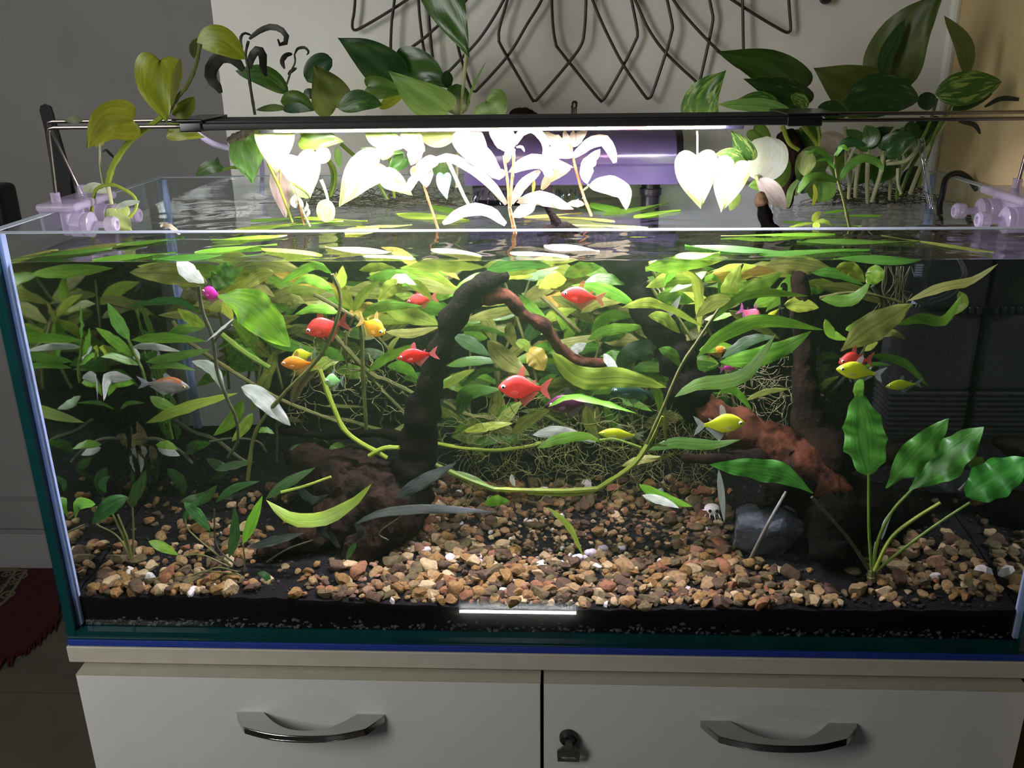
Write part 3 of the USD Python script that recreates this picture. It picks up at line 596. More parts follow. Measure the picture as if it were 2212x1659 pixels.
# tweezers leaning behind the left clamp
t = thing('tweezers', 'long black planting tweezers standing at the left rim of the aquarium', 'tweezers', tuple(P(150, 425, .19)))
def prism_px(pts, Y, th):
    q = [P(x, y, Y) for x, y in pts]; d = FWD/FWD[1]*th
    v = np.array(q+[p+d for p in q]); n = len(q)
    tri = trimesh.creation.triangulate_polygon(Polygon(pts), engine='earcut')[1]
    f = [list(t_) for t_ in tri]+[[n+k for k in t_[::-1]] for t_ in tri]
    for i in range(n): j = (i+1) % n; f += [[i, j, n+j], [i, n+j, n+i]]
    m = trimesh.Trimesh(v, np.array(f), process=False); m.fix_normals(); return m
obj('blade', prism_px([(85, 238), (87, 229), (97, 224), (108, 228), (112, 240), (118, 262), (128, 300), (140, 340), (148, 380), (152, 427), (122, 429), (112, 380), (104, 330), (96, 280)], .190, .003), 'black_sponge', t, False)
obj('blade', prism_px([(119, 262), (130, 300), (150, 370), (164, 425), (153, 427), (147, 380), (134, 320)], .196, .003), 'black_sponge', t, False)
obj('bridge', prism_px([(104, 268), (118, 266), (124, 292), (110, 296)], .1925, .004), 'black_sponge', t, False)

# ------------------------------------------------------------------ top filter on the back rim
FX0, FX1 = P(1001, 340, .30)[0], P(1471, 340, .30)[0]
ft_ = thing('hang_on_filter', 'dark plastic filter with a rounded lid on the back rim of the aquarium', 'filter', ((FX0+FX1)/2, .34, HT))
zt, zb = P(1235, 284, .315)[2], P(1235, 400, .30)[2]; zm = P(1235, 352, .298)[2]
yz = lambda pts, x0, x1: extrude(Polygon(pts), x1-x0, (x0, 0, 0), (0, 1, 0), (0, 0, 1), (1, 0, 0))
ang = np.linspace(-.05, math.pi/2, 12); ry, rz = .026, zt-zm
prof_ = [(.324-ry*math.cos(a), zm+rz*math.sin(a)) for a in ang]+[(.393, zt), (.398, zt-.004), (.398, zm)]
obj('lid', yz(prof_, FX0, FX1-.004), 'violet_lit_plastic', ft_, 35)
obj('end_cap', yz([((y-.35)*1.05+.35, (z-zm)*1.04+zm) for y, z in prof_], FX1-.005, FX1+.002), 'black_plastic', ft_, 35)
obj('body', yz([(.299, zm-.0008), (.297, zm-.004), (.301, zb), (.3445, zb), (.3445, HT+.002), (.398, HT+.002), (.398, zm-.0008)], FX0, FX1-.002), 'violet_lit_plastic', ft_, 30)
obj('spout', yz([(.312, zb-.0002), (.310, WZ+.004), (.318, WZ-.004), (.343, WZ-.004), (.343, zb-.0002)], FX0+.008, FX0+.098), 'black_plastic', ft_, 30)
for xx, rr in ((1405, .0105),):
    q = P(xx, 420, .325); obj('intake_tube', cat(tube(resample([(q[0], .325, zb+.001), (q[0], .325, .16)], 4), rr, 18), lathe([(rr+.001, 0), (rr+.002, .002), (rr+.002, .008), (rr, .009)], (q[0], .325, WZ+.006), (0, 0, 1))), 'black_plastic', ft_)
q = (P(1405, 420, .325)[0], .325, .10); obj('strainer', lathe([(0, 0)]+[(r, z) for k in range(8) for r, z in ((.012, .002+k*.008), (.012, .006+k*.008), (.010, .0065+k*.008), (.010, .0095+k*.008))]+[(.0105, .068)], q, (0, 0, 1)), 'black_plastic', ft_)
# foam of the falling water
fo = []
for k in range(46):
    x = RNG.uniform(1020, 1265); p0 = P(x, 408+RNG.uniform(0, 6), .309); p1 = np.array([p0[0]+RNG.normal(0, .004), .300+RNG.uniform(-.006, .004), WZ+RNG.uniform(-.001, .006)])
    fo.append(tube(resample([p0, (p0+p1)/2+[0, -.004, .002], p1], 6), [.0004, .0007, .001, .0012, .0008, .0004], 5))
single('falling_water', 'streaks of water falling from the filter spout', 'water', cat(*fo), 'clear_tube', 40, kind='stuff')
t = thing('filter_clip', 'tiny black clip sticking up behind the lamp', 'clip', tuple(P(1240, 250, .33)))
for x0, x1 in ((1236, 1234), (1240, 1239), (1244, 1245)): obj('prong', tube(resample([P(x0, 228, .33), P(x1, 290, .33)], 5), [.0014, .0009, .0009, .0009, .0009], 6), 'black_plastic', t)
obj('knob', lathe([(0, 0), (.003, .0005), (.0034, .005), (.002, .007), (0, .0072)], P(1241, 230, .33)-[0, 0, .001], (0, 0, 1)), 'black_plastic', t)

# ------------------------------------------------------------------ plants
def profile(kind, u):
    if kind == 'heart': h = np.where(u < .30, .74+.26*np.sin(math.pi/2*np.clip(u/.30, 0, 1)), np.clip(1-((u-.30)/.70).clip(0)**1.75, 0, 1)**.95)
    elif kind == 'oval': h = np.sin(math.pi*np.clip(u, 0, 1)**.85)**.72
    elif kind == 'round': h = np.sqrt(np.clip(1-(2*u-1)**2, 0, 1))*.98+.02
    elif kind == 'sword': h = np.minimum(1, .06+3.4*u**1.25)*np.clip(1-((u-.45)/.55).clip(0)**2.0, 0, 1)**.9
    elif kind == 'ribbon': h = np.sin(math.pi*np.clip(.04+u*.94, 0, 1))**.45
    else: h = np.sin(math.pi*u**.9)**.8*(1-.22*u)*1.18           # lance
    return np.maximum(h, .015)
def blade_mesh(pts, width, kind, roll=0., fold=.25, wave=0., bend=0., lobes=.0):
    """A leaf blade along pts (points of the scene), width in metres, its face turned towards the front and rolled about its midrib."""
    nu, nv = (25, 9) if wave > .2 else (15, 7) if width > .018 else (11, 5)
    c = resample(pts, nu); t = np.gradient(c, axis=0); t /= np.linalg.norm(t, axis=1, keepdims=True)+1e-12
    L = np.linalg.norm(np.diff(c, axis=0), axis=1).sum()
    u = np.linspace(0, 1, nu); hw = width/2*profile(kind, u)
    v_, uv = [], []
    ph = RNG.uniform(0, 6.28)
    for i in range(nu):
        d = CAM-c[i]; nrm = d-t[i]*(d@t[i]); nrm /= np.linalg.norm(nrm)+1e-12
        s = np.cross(t[i], nrm); a = math.radians(roll); s, nrm = s*math.cos(a)+nrm*math.sin(a), nrm*math.cos(a)-s*math.sin(a)
        for v in np.linspace(-1, 1, nv):
            w = abs(v); p = c[i]+s*hw[i]*v*(1-.06*w)
            p = p+nrm*(fold*w*hw[i]*.8-bend*(u[i]-.5)**2*L-.16*w**2.5*hw[i])
            if wave: p = p+nrm*wave*w**1.5*hw[i]*math.sin(u[i]*21+ph+v*1.6)+s*wave*.22*w**2*hw[i]*math.sin(u[i]*23+ph*2)
            if lobes: p = p-t[i]*min(L, 1.6*width)*(1-u[i])**3*(lobes*math.sin(math.pi*min(1, w**.85))-.10*w**3)
            v_.append(p); uv.append((u[i], (v+1)/2))
    idx = np.arange(nu*nv).reshape(nu, nv)
    q = np.stack([idx[:-1, :-1], idx[:-1, 1:], idx[1:, 1:], idx[1:, :-1]], -1).reshape(-1, 4)
    return np.array(v_), np.vstack([q[:, [0, 1, 2]], q[:, [0, 2, 3]]]), np.array(uv)
_h = resample([(0, 0, 0), (-.075, .12, 0), (-.105, .27, 0), (-.05, .41, 0), (.09, .495, 0), (.27, .49, 0), (.47, .41, 0), (.66, .285, 0), (.83, .14, 0), (.93, .055, 0), (1, 0, 0)], 21)
def heart_mesh(pts, width, roll=0., fold=.22, bend=.12):
    """A heart-shaped blade: two round lobes behind the stalk, a drawn-out tip."""
    c = resample(pts, 21); d0 = c[1]-c[0]; t = np.gradient(c, axis=0); t /= np.linalg.norm(t, axis=1, keepdims=True)+1e-12
    L = np.linalg.norm(np.diff(c, axis=0), axis=1).sum(); k = min(1., 1.15*width/L)
    fr_ = []
    for i in range(21):
        d = CAM-c[i]; nrm = d-t[i]*(d@t[i]); nrm /= np.linalg.norm(nrm)+1e-12; s_ = np.cross(t[i], nrm); a = math.radians(roll)
        fr_.append((s_*math.cos(a)+nrm*math.sin(a), nrm*math.cos(a)-s_*math.sin(a)))
    v_, uv = [], []; ws = np.linspace(-1, 1, 11)
    for i in range(21):
        u = i/20
        for w in ws:
            y = u*(1-abs(w))+_h[i, 0]*abs(w); x = _h[i, 1]*w*width
            if y < 0: y *= k
            j = min(20, max(0, y*20)); j0 = int(j); f = j-j0; j1 = min(20, j0+1)
            base = c[j0]*(1-f)+c[j1]*f+(t[0]*y*L if y < 0 else 0); S, N = fr_[j0]
            q = abs(x)/(width*.5+1e-9)
            v_.append(base+S*x*(1-.05*q)+N*(fold*abs(x)*.8-.22*q**2.4*width*.5-bend*(y-.45)**2*L+.02*width*math.sin(y*9+w*4))); uv.append((min(1, max(0, y)), .5+w*.5*min(1, .25+q)))
    idx = np.arange(231).reshape(21, 11); q4 = np.stack([idx[:-1, :-1], idx[:-1, 1:], idx[1:, 1:], idx[1:, :-1]], -1).reshape(-1, 4)
    return np.array(v_), np.vstack([q4[:, [0, 1, 2]], q4[:, [0, 2, 3]]]), np.array(uv)
def clampin(p):
    """Keeps points under water between the panes."""
    if p[2] < WZ:
        p = np.array([np.clip(p[0], -IX+.004, IX-.004), np.clip(p[1], G+.003, DT-G-.003), p[2]])
        p[2] = max(p[2], float(ground(p[0], p[1]))-.003)
    return p
def read(line):
    f = line.split(); k, crop, w, mname = f[0], f[1], float(f[2]), f[3]; i = 4; kind = 'lance'
    if k == 'l' and f[i][0].isalpha(): kind = f[i]; i += 1
    Y = f[i].split('>'); y0, y1 = float(Y[0]), float(Y[-1]); i += 1; roll = None; pts = []
    for x in f[i:]:
        if x[0] == 'r': roll = float(x[1:])
        else: pts.append(tuple(map(float, x.split(','))))
    ox, oy, sc = CROPS[crop]; n = len(pts)
    pts = [clampin(P(ox+x*sc, oy+y*sc, y0+(y1-y0)*j/max(n-1, 1))) for j, (x, y) in enumerate(pts)]
    return k, w*sc, mname, kind, roll, pts
def plant(name, label, text, category='plant', group=None, base=None):
    rows = [read(l) for l in text.strip().splitlines() if l.strip()]
    allp = np.vstack([r[5] for r in rows]); b = allp[np.argmin(allp[:, 2])] if base is None else base
    t = thing(name, label, category, tuple(b), group)
    for k, w, mname, kind, roll, pts in rows:
        wm_ = w/FPX*depth(np.mean(pts, axis=0))
        if k == 's':
            n = max(8, len(pts)*7); p = resample(pts, n); r = np.full(n, wm_/2)
            node = np.abs(((np.arange(n)+3) % 9)-4) == 4
            r = r*np.linspace(1.06, .9, n)*np.where(node, 1.18, 1.0)
            obj('stem', tube(p, r, 7), mname, t)
        elif k == 'p':
            n = max(6, len(pts)*6); obj('petiole', tube(resample(pts, n), np.linspace(wm_*.56, wm_*.44, n), 7), mname, t)
        else:
            big = name.startswith('pothos')
            if roll is None: roll = RNG.normal(0, 7 if big else 17)
            under = np.mean(pts, axis=0)[2] < WZ
            hl = .34 if kind == 'heart' else 0.
            wv = 0. if big else (.30 if mname == 'sword_green' else .17)
            if len(pts) == 2:       # a little life in straight midribs
                d = pts[1]-pts[0]; m = (pts[0]+pts[1])/2+np.cross(d, CAM-pts[0])/np.linalg.norm(CAM-pts[0])*RNG.normal(0, .05); pts = [pts[0], m, pts[1]]
            if kind == 'heart': v, f, uv = heart_mesh(pts, wm_*1.12, roll)
            else: v, f, uv = blade_mesh(pts, wm_*(1.18 if big else 1.1), kind, roll, .22 if big else .15, wv, .12 if big else 0., hl)
            if under: v = np.array([clampin(p) for p in v])
            obj('leaf', (v, f), mname, t, uv=uv)
    return t

# -- above the water, from the left
plant('pothos', 'pothos with lime yellow leaves climbing at the left end of the lamp', """
s A 22 stem_lime .145>.12 580,1490 585,1380 600,1260 625,1205 700,1182 770,1200 850,1250 875,1300 862,1350 830,1390
s A 36 stem_lime .14>.11 690,1175 720,1070 770,985 830,905 900,850 990,785 1050,735 1095,690
s A 26 stem_olive .11>.11 1095,690 1130,630 1200,540 1245,440 1268,350 1278,280
p A 20 stem_lime .13>.12 830,910 855,850 862,780
p A 14 stem_pale .14>.135 660,1175 640,1050 640,880
p A 26 stem_pale .14>.135 690,1190 715,1310
l A 270 pothos_lime heart .105>.10 1020,385 1010,560 1065,785 r-8
l A 60 pothos_lime oval .10>.10 1160,375 1125,520 1100,690 r40
l A 240 pothos_lime heart .11>.10 850,770 690,790 552,955 r10
l A 40 pothos_olive lance .13>.13 530,770 470,765 410,775
l A 165 pothos_lime oval .11>.11 1255,270 1400,255 1568,375
l A 55 pothos_olive oval .115>.115 1278,245 1240,310 1240,375
l A 95 pothos_lime oval .12>.12 1100,735 1180,700 1242,620
l A 105 pothos_lime heart .13>.13 1075,840 1190,850 1310,880
l A 55 pothos_lime oval .135>.135 655,868 635,905 610,940
l A 150 pothos_bright heart .135>.13 735,1335 770,1400 845,1490 r-10
l A 60 pothos_cream round .15>.15 700,1225 600,1200 530,1225
l A 34 willow_silver ribbon .13>.12 740,1340 800,1305 890,1290
l A 16 dry_dark ribbon .135>.13 738,1015 705,985 680,960 655,972
""")
plant('wilted_plant', 'dark wilted plant with curled leaves rising above the left half of the lamp', """
s A 18 dry_dark .20>.20 1632,735 1600,540 1588,430 1572,350 1590,262
s A 12 dry_dark .21>.21 1835,540 1860,465 1888,400 1884,345
l A 38 dry_dark ribbon .20>.19 1595,250 1650,205 1725,172 1800,190 1835,240 1815,288 1778,278 1778,250
l A 80 dry_dark ribbon .20>.19 1560,450 1490,375 1415,365 1355,430 1352,510 1390,550 1415,595
l A 20 dry_dark ribbon .20>.19 1612,228 1570,212 1542,235 1545,300 1560,365
l A 55 dry_dark ribbon .20>.19 1600,440 1610,365 1652,318 1680,355 1685,430 1702,488
l A 18 dry_dark ribbon .21>.20 1885,350 1905,312 1950,305 1975,332 1962,352
l A 32 dry_dark ribbon .21>.20 1870,345 1832,352 1805,392 1822,440
l A 22 dry_dark ribbon .21>.21 1898,435 1865,455 1842,478
""".replace(' dry_dark .', ' stem_dark .'))
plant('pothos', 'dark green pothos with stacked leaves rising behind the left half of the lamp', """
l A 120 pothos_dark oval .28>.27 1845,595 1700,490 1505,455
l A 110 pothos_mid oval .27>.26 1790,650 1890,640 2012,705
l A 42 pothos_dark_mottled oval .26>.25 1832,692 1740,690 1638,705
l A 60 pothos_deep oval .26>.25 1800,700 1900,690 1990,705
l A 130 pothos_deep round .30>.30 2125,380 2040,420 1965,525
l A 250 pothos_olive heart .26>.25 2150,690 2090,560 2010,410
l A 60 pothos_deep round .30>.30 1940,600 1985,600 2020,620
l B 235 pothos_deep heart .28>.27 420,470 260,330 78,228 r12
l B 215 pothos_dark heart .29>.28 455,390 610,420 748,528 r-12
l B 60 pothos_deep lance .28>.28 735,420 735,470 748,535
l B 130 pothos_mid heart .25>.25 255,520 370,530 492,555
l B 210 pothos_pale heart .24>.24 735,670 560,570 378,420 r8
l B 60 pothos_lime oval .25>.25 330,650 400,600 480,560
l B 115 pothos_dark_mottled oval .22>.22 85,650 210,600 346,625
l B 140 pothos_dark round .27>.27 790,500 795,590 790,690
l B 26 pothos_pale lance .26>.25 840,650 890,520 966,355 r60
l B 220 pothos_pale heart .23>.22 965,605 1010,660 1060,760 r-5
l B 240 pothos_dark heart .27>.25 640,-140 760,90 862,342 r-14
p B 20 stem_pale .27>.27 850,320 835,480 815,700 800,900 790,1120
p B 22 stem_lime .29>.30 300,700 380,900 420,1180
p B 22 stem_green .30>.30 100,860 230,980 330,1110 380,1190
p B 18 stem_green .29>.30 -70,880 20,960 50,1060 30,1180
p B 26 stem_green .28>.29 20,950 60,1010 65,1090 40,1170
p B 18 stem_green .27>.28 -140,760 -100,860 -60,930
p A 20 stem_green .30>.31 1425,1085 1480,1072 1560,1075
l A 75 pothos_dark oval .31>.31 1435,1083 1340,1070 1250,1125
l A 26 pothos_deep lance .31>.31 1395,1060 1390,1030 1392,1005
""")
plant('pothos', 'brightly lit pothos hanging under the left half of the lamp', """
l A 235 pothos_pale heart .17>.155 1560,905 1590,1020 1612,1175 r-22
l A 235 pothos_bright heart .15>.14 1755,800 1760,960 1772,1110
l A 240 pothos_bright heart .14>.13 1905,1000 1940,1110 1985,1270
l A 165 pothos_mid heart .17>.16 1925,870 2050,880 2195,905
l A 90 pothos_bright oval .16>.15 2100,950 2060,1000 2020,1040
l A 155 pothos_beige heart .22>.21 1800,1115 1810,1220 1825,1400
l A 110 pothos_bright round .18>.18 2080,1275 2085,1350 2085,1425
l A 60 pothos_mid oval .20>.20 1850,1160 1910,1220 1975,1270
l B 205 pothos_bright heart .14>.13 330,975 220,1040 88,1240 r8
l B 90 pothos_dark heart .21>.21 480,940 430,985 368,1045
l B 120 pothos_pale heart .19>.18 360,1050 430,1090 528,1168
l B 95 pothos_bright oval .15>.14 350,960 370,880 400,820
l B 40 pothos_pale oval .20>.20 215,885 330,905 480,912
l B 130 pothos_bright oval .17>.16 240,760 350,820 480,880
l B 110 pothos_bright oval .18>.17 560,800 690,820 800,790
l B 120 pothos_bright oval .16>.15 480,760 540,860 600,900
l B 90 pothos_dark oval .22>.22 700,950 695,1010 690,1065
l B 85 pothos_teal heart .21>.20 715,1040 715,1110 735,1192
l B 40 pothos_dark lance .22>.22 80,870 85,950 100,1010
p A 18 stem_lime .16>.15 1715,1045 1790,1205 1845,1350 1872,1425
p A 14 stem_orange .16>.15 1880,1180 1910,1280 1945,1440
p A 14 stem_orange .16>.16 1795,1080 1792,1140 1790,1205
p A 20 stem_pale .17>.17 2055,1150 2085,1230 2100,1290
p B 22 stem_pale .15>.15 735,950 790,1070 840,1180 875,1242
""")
plant('emergent_plant', 'emergent stem with one brown leaf, standing in the water left of the lamp middle', """
s B 15 stem_orange .155>.15 682,1370 650,1270 610,1150 570,1010
l B 95 willow_brown oval .15>.145 560,830 545,910 518,988
l B 100 willow_air oval .15>.145 575,950 600,1030 612,1120
l B 50 willow_air ribbon .15>.14 575,1050 530,1080 500,1145
l B 60 willow_yellow oval .15>.15 555,990 545,1030 570,1065
l B 80 willow_air oval .15>.145 690,960 620,975 590,1050
l B 20 willow_air lance .15>.15 570,960 565,930 560,900
""")
plant('emergent_plant', 'tall emergent stem pair with an orange leaf under the middle of the lamp', """
s B 24 stem_orange .137>.135 1142,1395 1128,1330 1108,1240
s B 18 stem_orange .137>.135 1108,1240 1098,1100 1082,980 1075,930
s B 18 stem_orange .137>.135 1112,1230 1120,1100 1130,1000 1135,890
l B 125 willow_yellow oval .135>.13 1125,900 1075,830 985,775 r-10
l B 50 willow_yellow oval .135>.13 1085,975 1098,925 1135,882
l B 48 willow_yellow ribbon .135>.13 1145,860 1180,795 1245,770 1310,830 1325,900 1300,950
l B 60 willow_air ribbon .137>.13 1090,1220 990,1095 870,1000 740,942 620,975
l B 85 willow_air oval .137>.13 1095,1030 1020,1030 975,880 r20
l B 180 willow_air heart .14>.135 840,790 900,900 975,1045 r15
l B 60 willow_air ribbon .137>.135 1118,1215 1190,1100 1290,1020
l B 85 willow_air oval .137>.13 1100,1030 1250,965 1490,1000
l B 75 willow_air ribbon .137>.125 1085,1340 980,1260 850,1258 710,1335
l B 85 willow_air oval .137>.14 1130,1300 1230,1215 1150,1185
l B 85 willow_air oval .14>.135 1150,1210 1300,1185 1490,1250
l B 18 willow_air ribbon .135>.13 1148,880 1180,878 1198,905
l B 20 willow_yellow lance .137>.137 1250,1060 1252,1110 1245,1160
l B 40 willow_air lance .135>.13 1135,880 1130,820 1120,770
l B 36 willow_air lance .135>.135 1138,870 1160,810 1180,770
""")
plant('emergent_plant', 'emergent stem with pale drooping leaves in front of the dark filter', """
s B 17 stem_orange .20>.19 1597,1290 1550,1170 1512,1040 1490,950 1472,860
l B 40 willow_air lance .19>.18 1470,870 1445,820 1435,775
l B 40 willow_air lance .19>.18 1475,870 1485,820 1490,775
l B 60 willow_air lance .19>.18 1478,880 1520,820 1575,780
l B 70 willow_air ribbon .19>.175 1490,935 1590,855 1670,840 1715,900 1738,972
l B 95 willow_air oval .19>.18 1572,1100 1575,990 1650,890
l B 85 willow_air oval .19>.18 1500,935 1390,905 1285,995
l B 85 willow_air oval .19>.18 1470,890 1360,830 1290,790
l B 110 willow_air oval .20>.19 1580,1112 1700,1105 1790,1150 1805,1255
l B 40 willow_air lance .20>.195 1555,1220 1500,1215 1450,1215
l B 65 willow_brown ribbon .18>.17 1262,962 1320,1000 1345,1050 1300,1132 r25
l B 60 willow_yellow oval .18>.18 1480,990 1400,1030 1340,1090
p B 14 stem_pale .20>.19 1545,1140 1575,1115 1580,1105
""")
plant('emergent_plant', 'small frilled emergent stem with pale rootlets near the left waterline', """
s A 14 stem_pale .15>.15 1985,1450 1950,1380 1930,1330
l A 24 willow_silver lance .15>.15 1940,1330 1925,1290 1915,1260
l A 22 willow_silver lance .15>.15 1945,1360 1965,1320 1960,1290
l A 22 willow_silver lance .15>.15 1955,1390 1975,1360 1972,1330
l A 50 willow_silver oval .15>.15 1900,1330 1880,1290 1890,1240
l A 40 willow_air ribbon .05>.06 1150,1500 1100,1455 1050,1438 1025,1445
""")
# right
plant('pothos', 'pothos with two glowing heart-shaped leaves under the right end of the lamp', """
l C 235 pothos_bright heart .15>.145 285,915 285,1040 310,1230 r3
p C 12 stem_pale .16>.15 288,740 290,830 290,925
l C 125 pothos_mottled heart .17>.16 590,945 545,850 490,770
l C 80 pothos_mottled oval .16>.155 565,945 490,915 400,905
l C 200 pothos_bright heart .15>.14 510,955 470,1080 430,1250
l C 240 pothos_cream round .20>.19 700,800 690,920 650,1065
l C 120 pothos_mid oval .21>.21 825,930 740,1060 590,1095
l C 105 pothos_beige oval .18>.17 655,1050 730,1130 812,1235
p C 26 stem_pale .19>.19 640,1030 660,1100 685,1170
l C 60 pothos_bright oval .16>.155 530,1130 510,1180 480,1240
""")
plant('pothos', 'variegated pothos leaves rising behind the right end of the lamp', """
l C 215 pothos_mottled heart .24>.23 290,700 330,560 458,412 r10
l C 235 pothos_dark heart .27>.26 905,530 700,400 405,300 r-10
l C 175 pothos_dark_mottled heart .24>.235 930,620 780,540 565,463 r-8
l C 75 pothos_pale oval .21>.21 850,655 660,620 415,615
l C 60 pothos_mottled oval .225>.225 800,640 660,570 500,605
l C 70 pothos_mottled oval .23>.23 840,560 910,600 930,650
""")
plant('pothos', 'tallest pothos with one huge leaf at the right end behind the lamp leg', """
l C 290 pothos_olive heart .27>.26 1330,590 1170,500 978,404 r6
l C 330 pothos_olive heart .28>.25 1400,440 1520,200 1745,-60 r12
l C 85 pothos_deep oval .26>.255 1370,440 1410,310 1515,112
l C 230 pothos_dark_mottled oval .25>.24 1150,610 1370,560 1600,590 r-12
l C 85 pothos_olive lance .26>.25 1880,460 1860,270 1745,95
l C 180 pothos_mottled oval .24>.23 1690,550 1860,520 2085,480
l C 80 pothos_deep oval .245>.245 1790,650 1900,590 2030,550
l C 90 pothos_deep round .26>.26 1600,560 1650,600 1690,620
l C 26 dry_dark ribbon .25>.24 1980,630 2080,580 2212,590
l C 24 dry_dark ribbon .25>.25 1830,715 1920,735 1955,790
l C 95 pothos_dark_mottled oval .23>.23 1000,630 1090,650 1180,680
p C 24 stem_pale .30>.28 1540,1140 1640,900 1760,700 1840,560
p C 22 stem_green .31>.29 1480,1150 1560,960 1730,720 1800,600
p C 20 stem_green .30>.28 1490,1000 1570,890 1650,740 1700,580
p C 20 stem_green .30>.28 1590,1100 1650,900 1700,760 1760,650
""")
plant('pothos', 'low mottled pothos with pale stalks at the right back of the aquarium', """
p C 26 stem_lime .25>.24 790,740 830,840 890,885
p C 28 stem_lime .26>.27 915,740 1000,860 1030,1000 1065,1085
p C 22 stem_lime .26>.26 1000,745 1010,800 1010,870
p C 26 stem_pale .26>.27 1255,890 1228,1040 1220,1160
p C 26 stem_pale .255>.265 1297,870 1290,1050 1292,1195
p C 26 stem_pale .26>.26 1385,870 1370,1010 1315,1190
p C 20 stem_pale .27>.27 1160,745 1165,900 1165,1020
p C 20 stem_pale .25>.25 1220,860 1170,970 1150,1060
p C 24 stem_pale .25>.26 1600,860 1520,945 1400,965
p C 16 stem_pale .25>.26 1560,850 1470,920 1400,950
p C 18 stem_pale .26>.26 1470,990 1470,1080 1490,1140
l C 100 pothos_dark_mottled heart .24>.24 1290,840 1360,790 1450,745
l C 145 pothos_dark_mottled heart .23>.22 1400,890 1480,830 1590,800 r-6
l C 130 pothos_beige oval .245>.24 1130,910 1080,840 1030,780
l C 75 pothos_dark oval .24>.24 1290,895 1230,810 1165,765
l C 100 pothos_dark oval .235>.235 1290,870 1310,800 1280,740
l C 105 pothos_bright oval .21>.20 955,885 930,950 918,1035
l C 165 pothos_pale oval .23>.22 1050,880 960,960 880,1060
l C 150 pothos_mid round .22>.22 1010,1045 1020,1110 1010,1190
l C 24 pothos_lime ribbon .20>.20 970,1210 985,1140 975,1085
l C 34 pothos_pale ribbon .21>.20 820,1225 840,1120 880,1060
""")
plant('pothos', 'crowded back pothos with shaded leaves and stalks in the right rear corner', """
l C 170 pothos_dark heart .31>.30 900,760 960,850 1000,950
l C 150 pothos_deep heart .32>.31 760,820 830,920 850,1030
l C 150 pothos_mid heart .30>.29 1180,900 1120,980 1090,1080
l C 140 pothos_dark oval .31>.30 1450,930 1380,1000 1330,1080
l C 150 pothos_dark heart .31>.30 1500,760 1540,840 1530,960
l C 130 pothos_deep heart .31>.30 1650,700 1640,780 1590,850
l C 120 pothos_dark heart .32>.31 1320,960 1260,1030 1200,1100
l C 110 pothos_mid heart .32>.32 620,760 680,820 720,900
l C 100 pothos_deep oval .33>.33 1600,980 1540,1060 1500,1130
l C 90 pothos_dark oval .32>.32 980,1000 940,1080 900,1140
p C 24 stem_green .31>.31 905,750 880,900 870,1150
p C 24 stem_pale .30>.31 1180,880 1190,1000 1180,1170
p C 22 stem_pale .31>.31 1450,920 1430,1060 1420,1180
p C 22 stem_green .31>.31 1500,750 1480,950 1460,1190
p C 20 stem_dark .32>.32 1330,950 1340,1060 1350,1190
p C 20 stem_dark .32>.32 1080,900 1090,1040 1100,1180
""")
plant('emergent_plant', 'single leafy stem standing out of the water at the right front', """
s C 18 stem_olive .148>.145 1187,1350 1150,1180 1112,1040 1095,915
l C 30 willow_green ribbon .145>.14 1098,950 1000,885 935,905
l C 30 willow_bright ribbon .145>.14 1097,925 1140,865 1182,885
l C 48 willow_green ribbon .145>.135 1128,1060 1190,970 1280,930 1365,970 1378,1012
l C 52 willow_green ribbon .145>.135 1112,1065 1030,1040 940,1050 882,1135
l C 60 willow_deep oval .145>.14 1100,930 1170,840 1290,855
l C 20 willow_green lance .145>.14 1105,1000 1050,940 980,950
""")
plant('floating_sprig', 'small bright sprig floating on the water at the right', """
l C 32 willow_lime lance .155>.15 970,1310 900,1320 815,1342 r-60
l C 32 willow_lime lance .155>.15 970,1305 1040,1300 1090,1335 r50
l C 40 willow_lime oval .155>.16 968,1308 990,1270 1018,1246
l C 44 willow_lime oval .155>.14 972,1312 990,1330 1005,1352
l C 30 willow_bright lance .16>.17 1020,1255 1110,1245 1225,1232 r-60
""")
# leaves lying on the water surface, from left to right
def floating(label, rows):
    t = None
    for (x0, y0, x1, y1, w, mname) in rows:
        a, b = PZ(x0, y0, WZ+.0012), PZ(x1, y1, WZ+.0012)
        if t is None: t = thing('floating_leaf_cluster', label, 'plant', tuple(a))
        d = b-a; s = np.array([-d[1], d[0], 0]); s /= np.linalg.norm(s); n = 11; v, uv = [], []
        for u in np.linspace(0, 1, n):
            h = w/2*float(profile('lance', np.array([u]))[0])
            for q in np.linspace(-1, 1, 5): v.append(a+d*u+s*(h*q+.004*math.sin(u*3+x0))+[0, 0, .0009*math.sin(u*5+q*2+x0)+.0004*abs(q)]); uv.append((u, (q+1)/2))
        idx = np.arange(n*5).reshape(n, 5); q4 = np.stack([idx[:-1, :-1], idx[:-1, 1:], idx[1:, 1:], idx[1:, :-1]], -1).reshape(-1, 4)
        obj('leaf', (np.array(v), np.vstack([q4[:, [0, 1, 2]], q4[:, [0, 2, 3]]])), mname, t, uv=np.array(uv))
floating('yellow green willow leaves floating flat along the left front waterline', [(40, 560, 240, 535, .016, 'willow_green'), (110, 545, 330, 520, .014, 'willow_olive'), (200, 562, 380, 548, .018, 'willow_bright'), (250, 530, 400, 515, .013, 'willow_green'), (330, 560, 480, 552, .02, 'willow_green'), (420, 545, 600, 530, .016, 'willow_bright'), (455, 520, 620, 508, .014, 'willow_bright'), (20, 566, 120, 540, .012, 'willow_olive')])
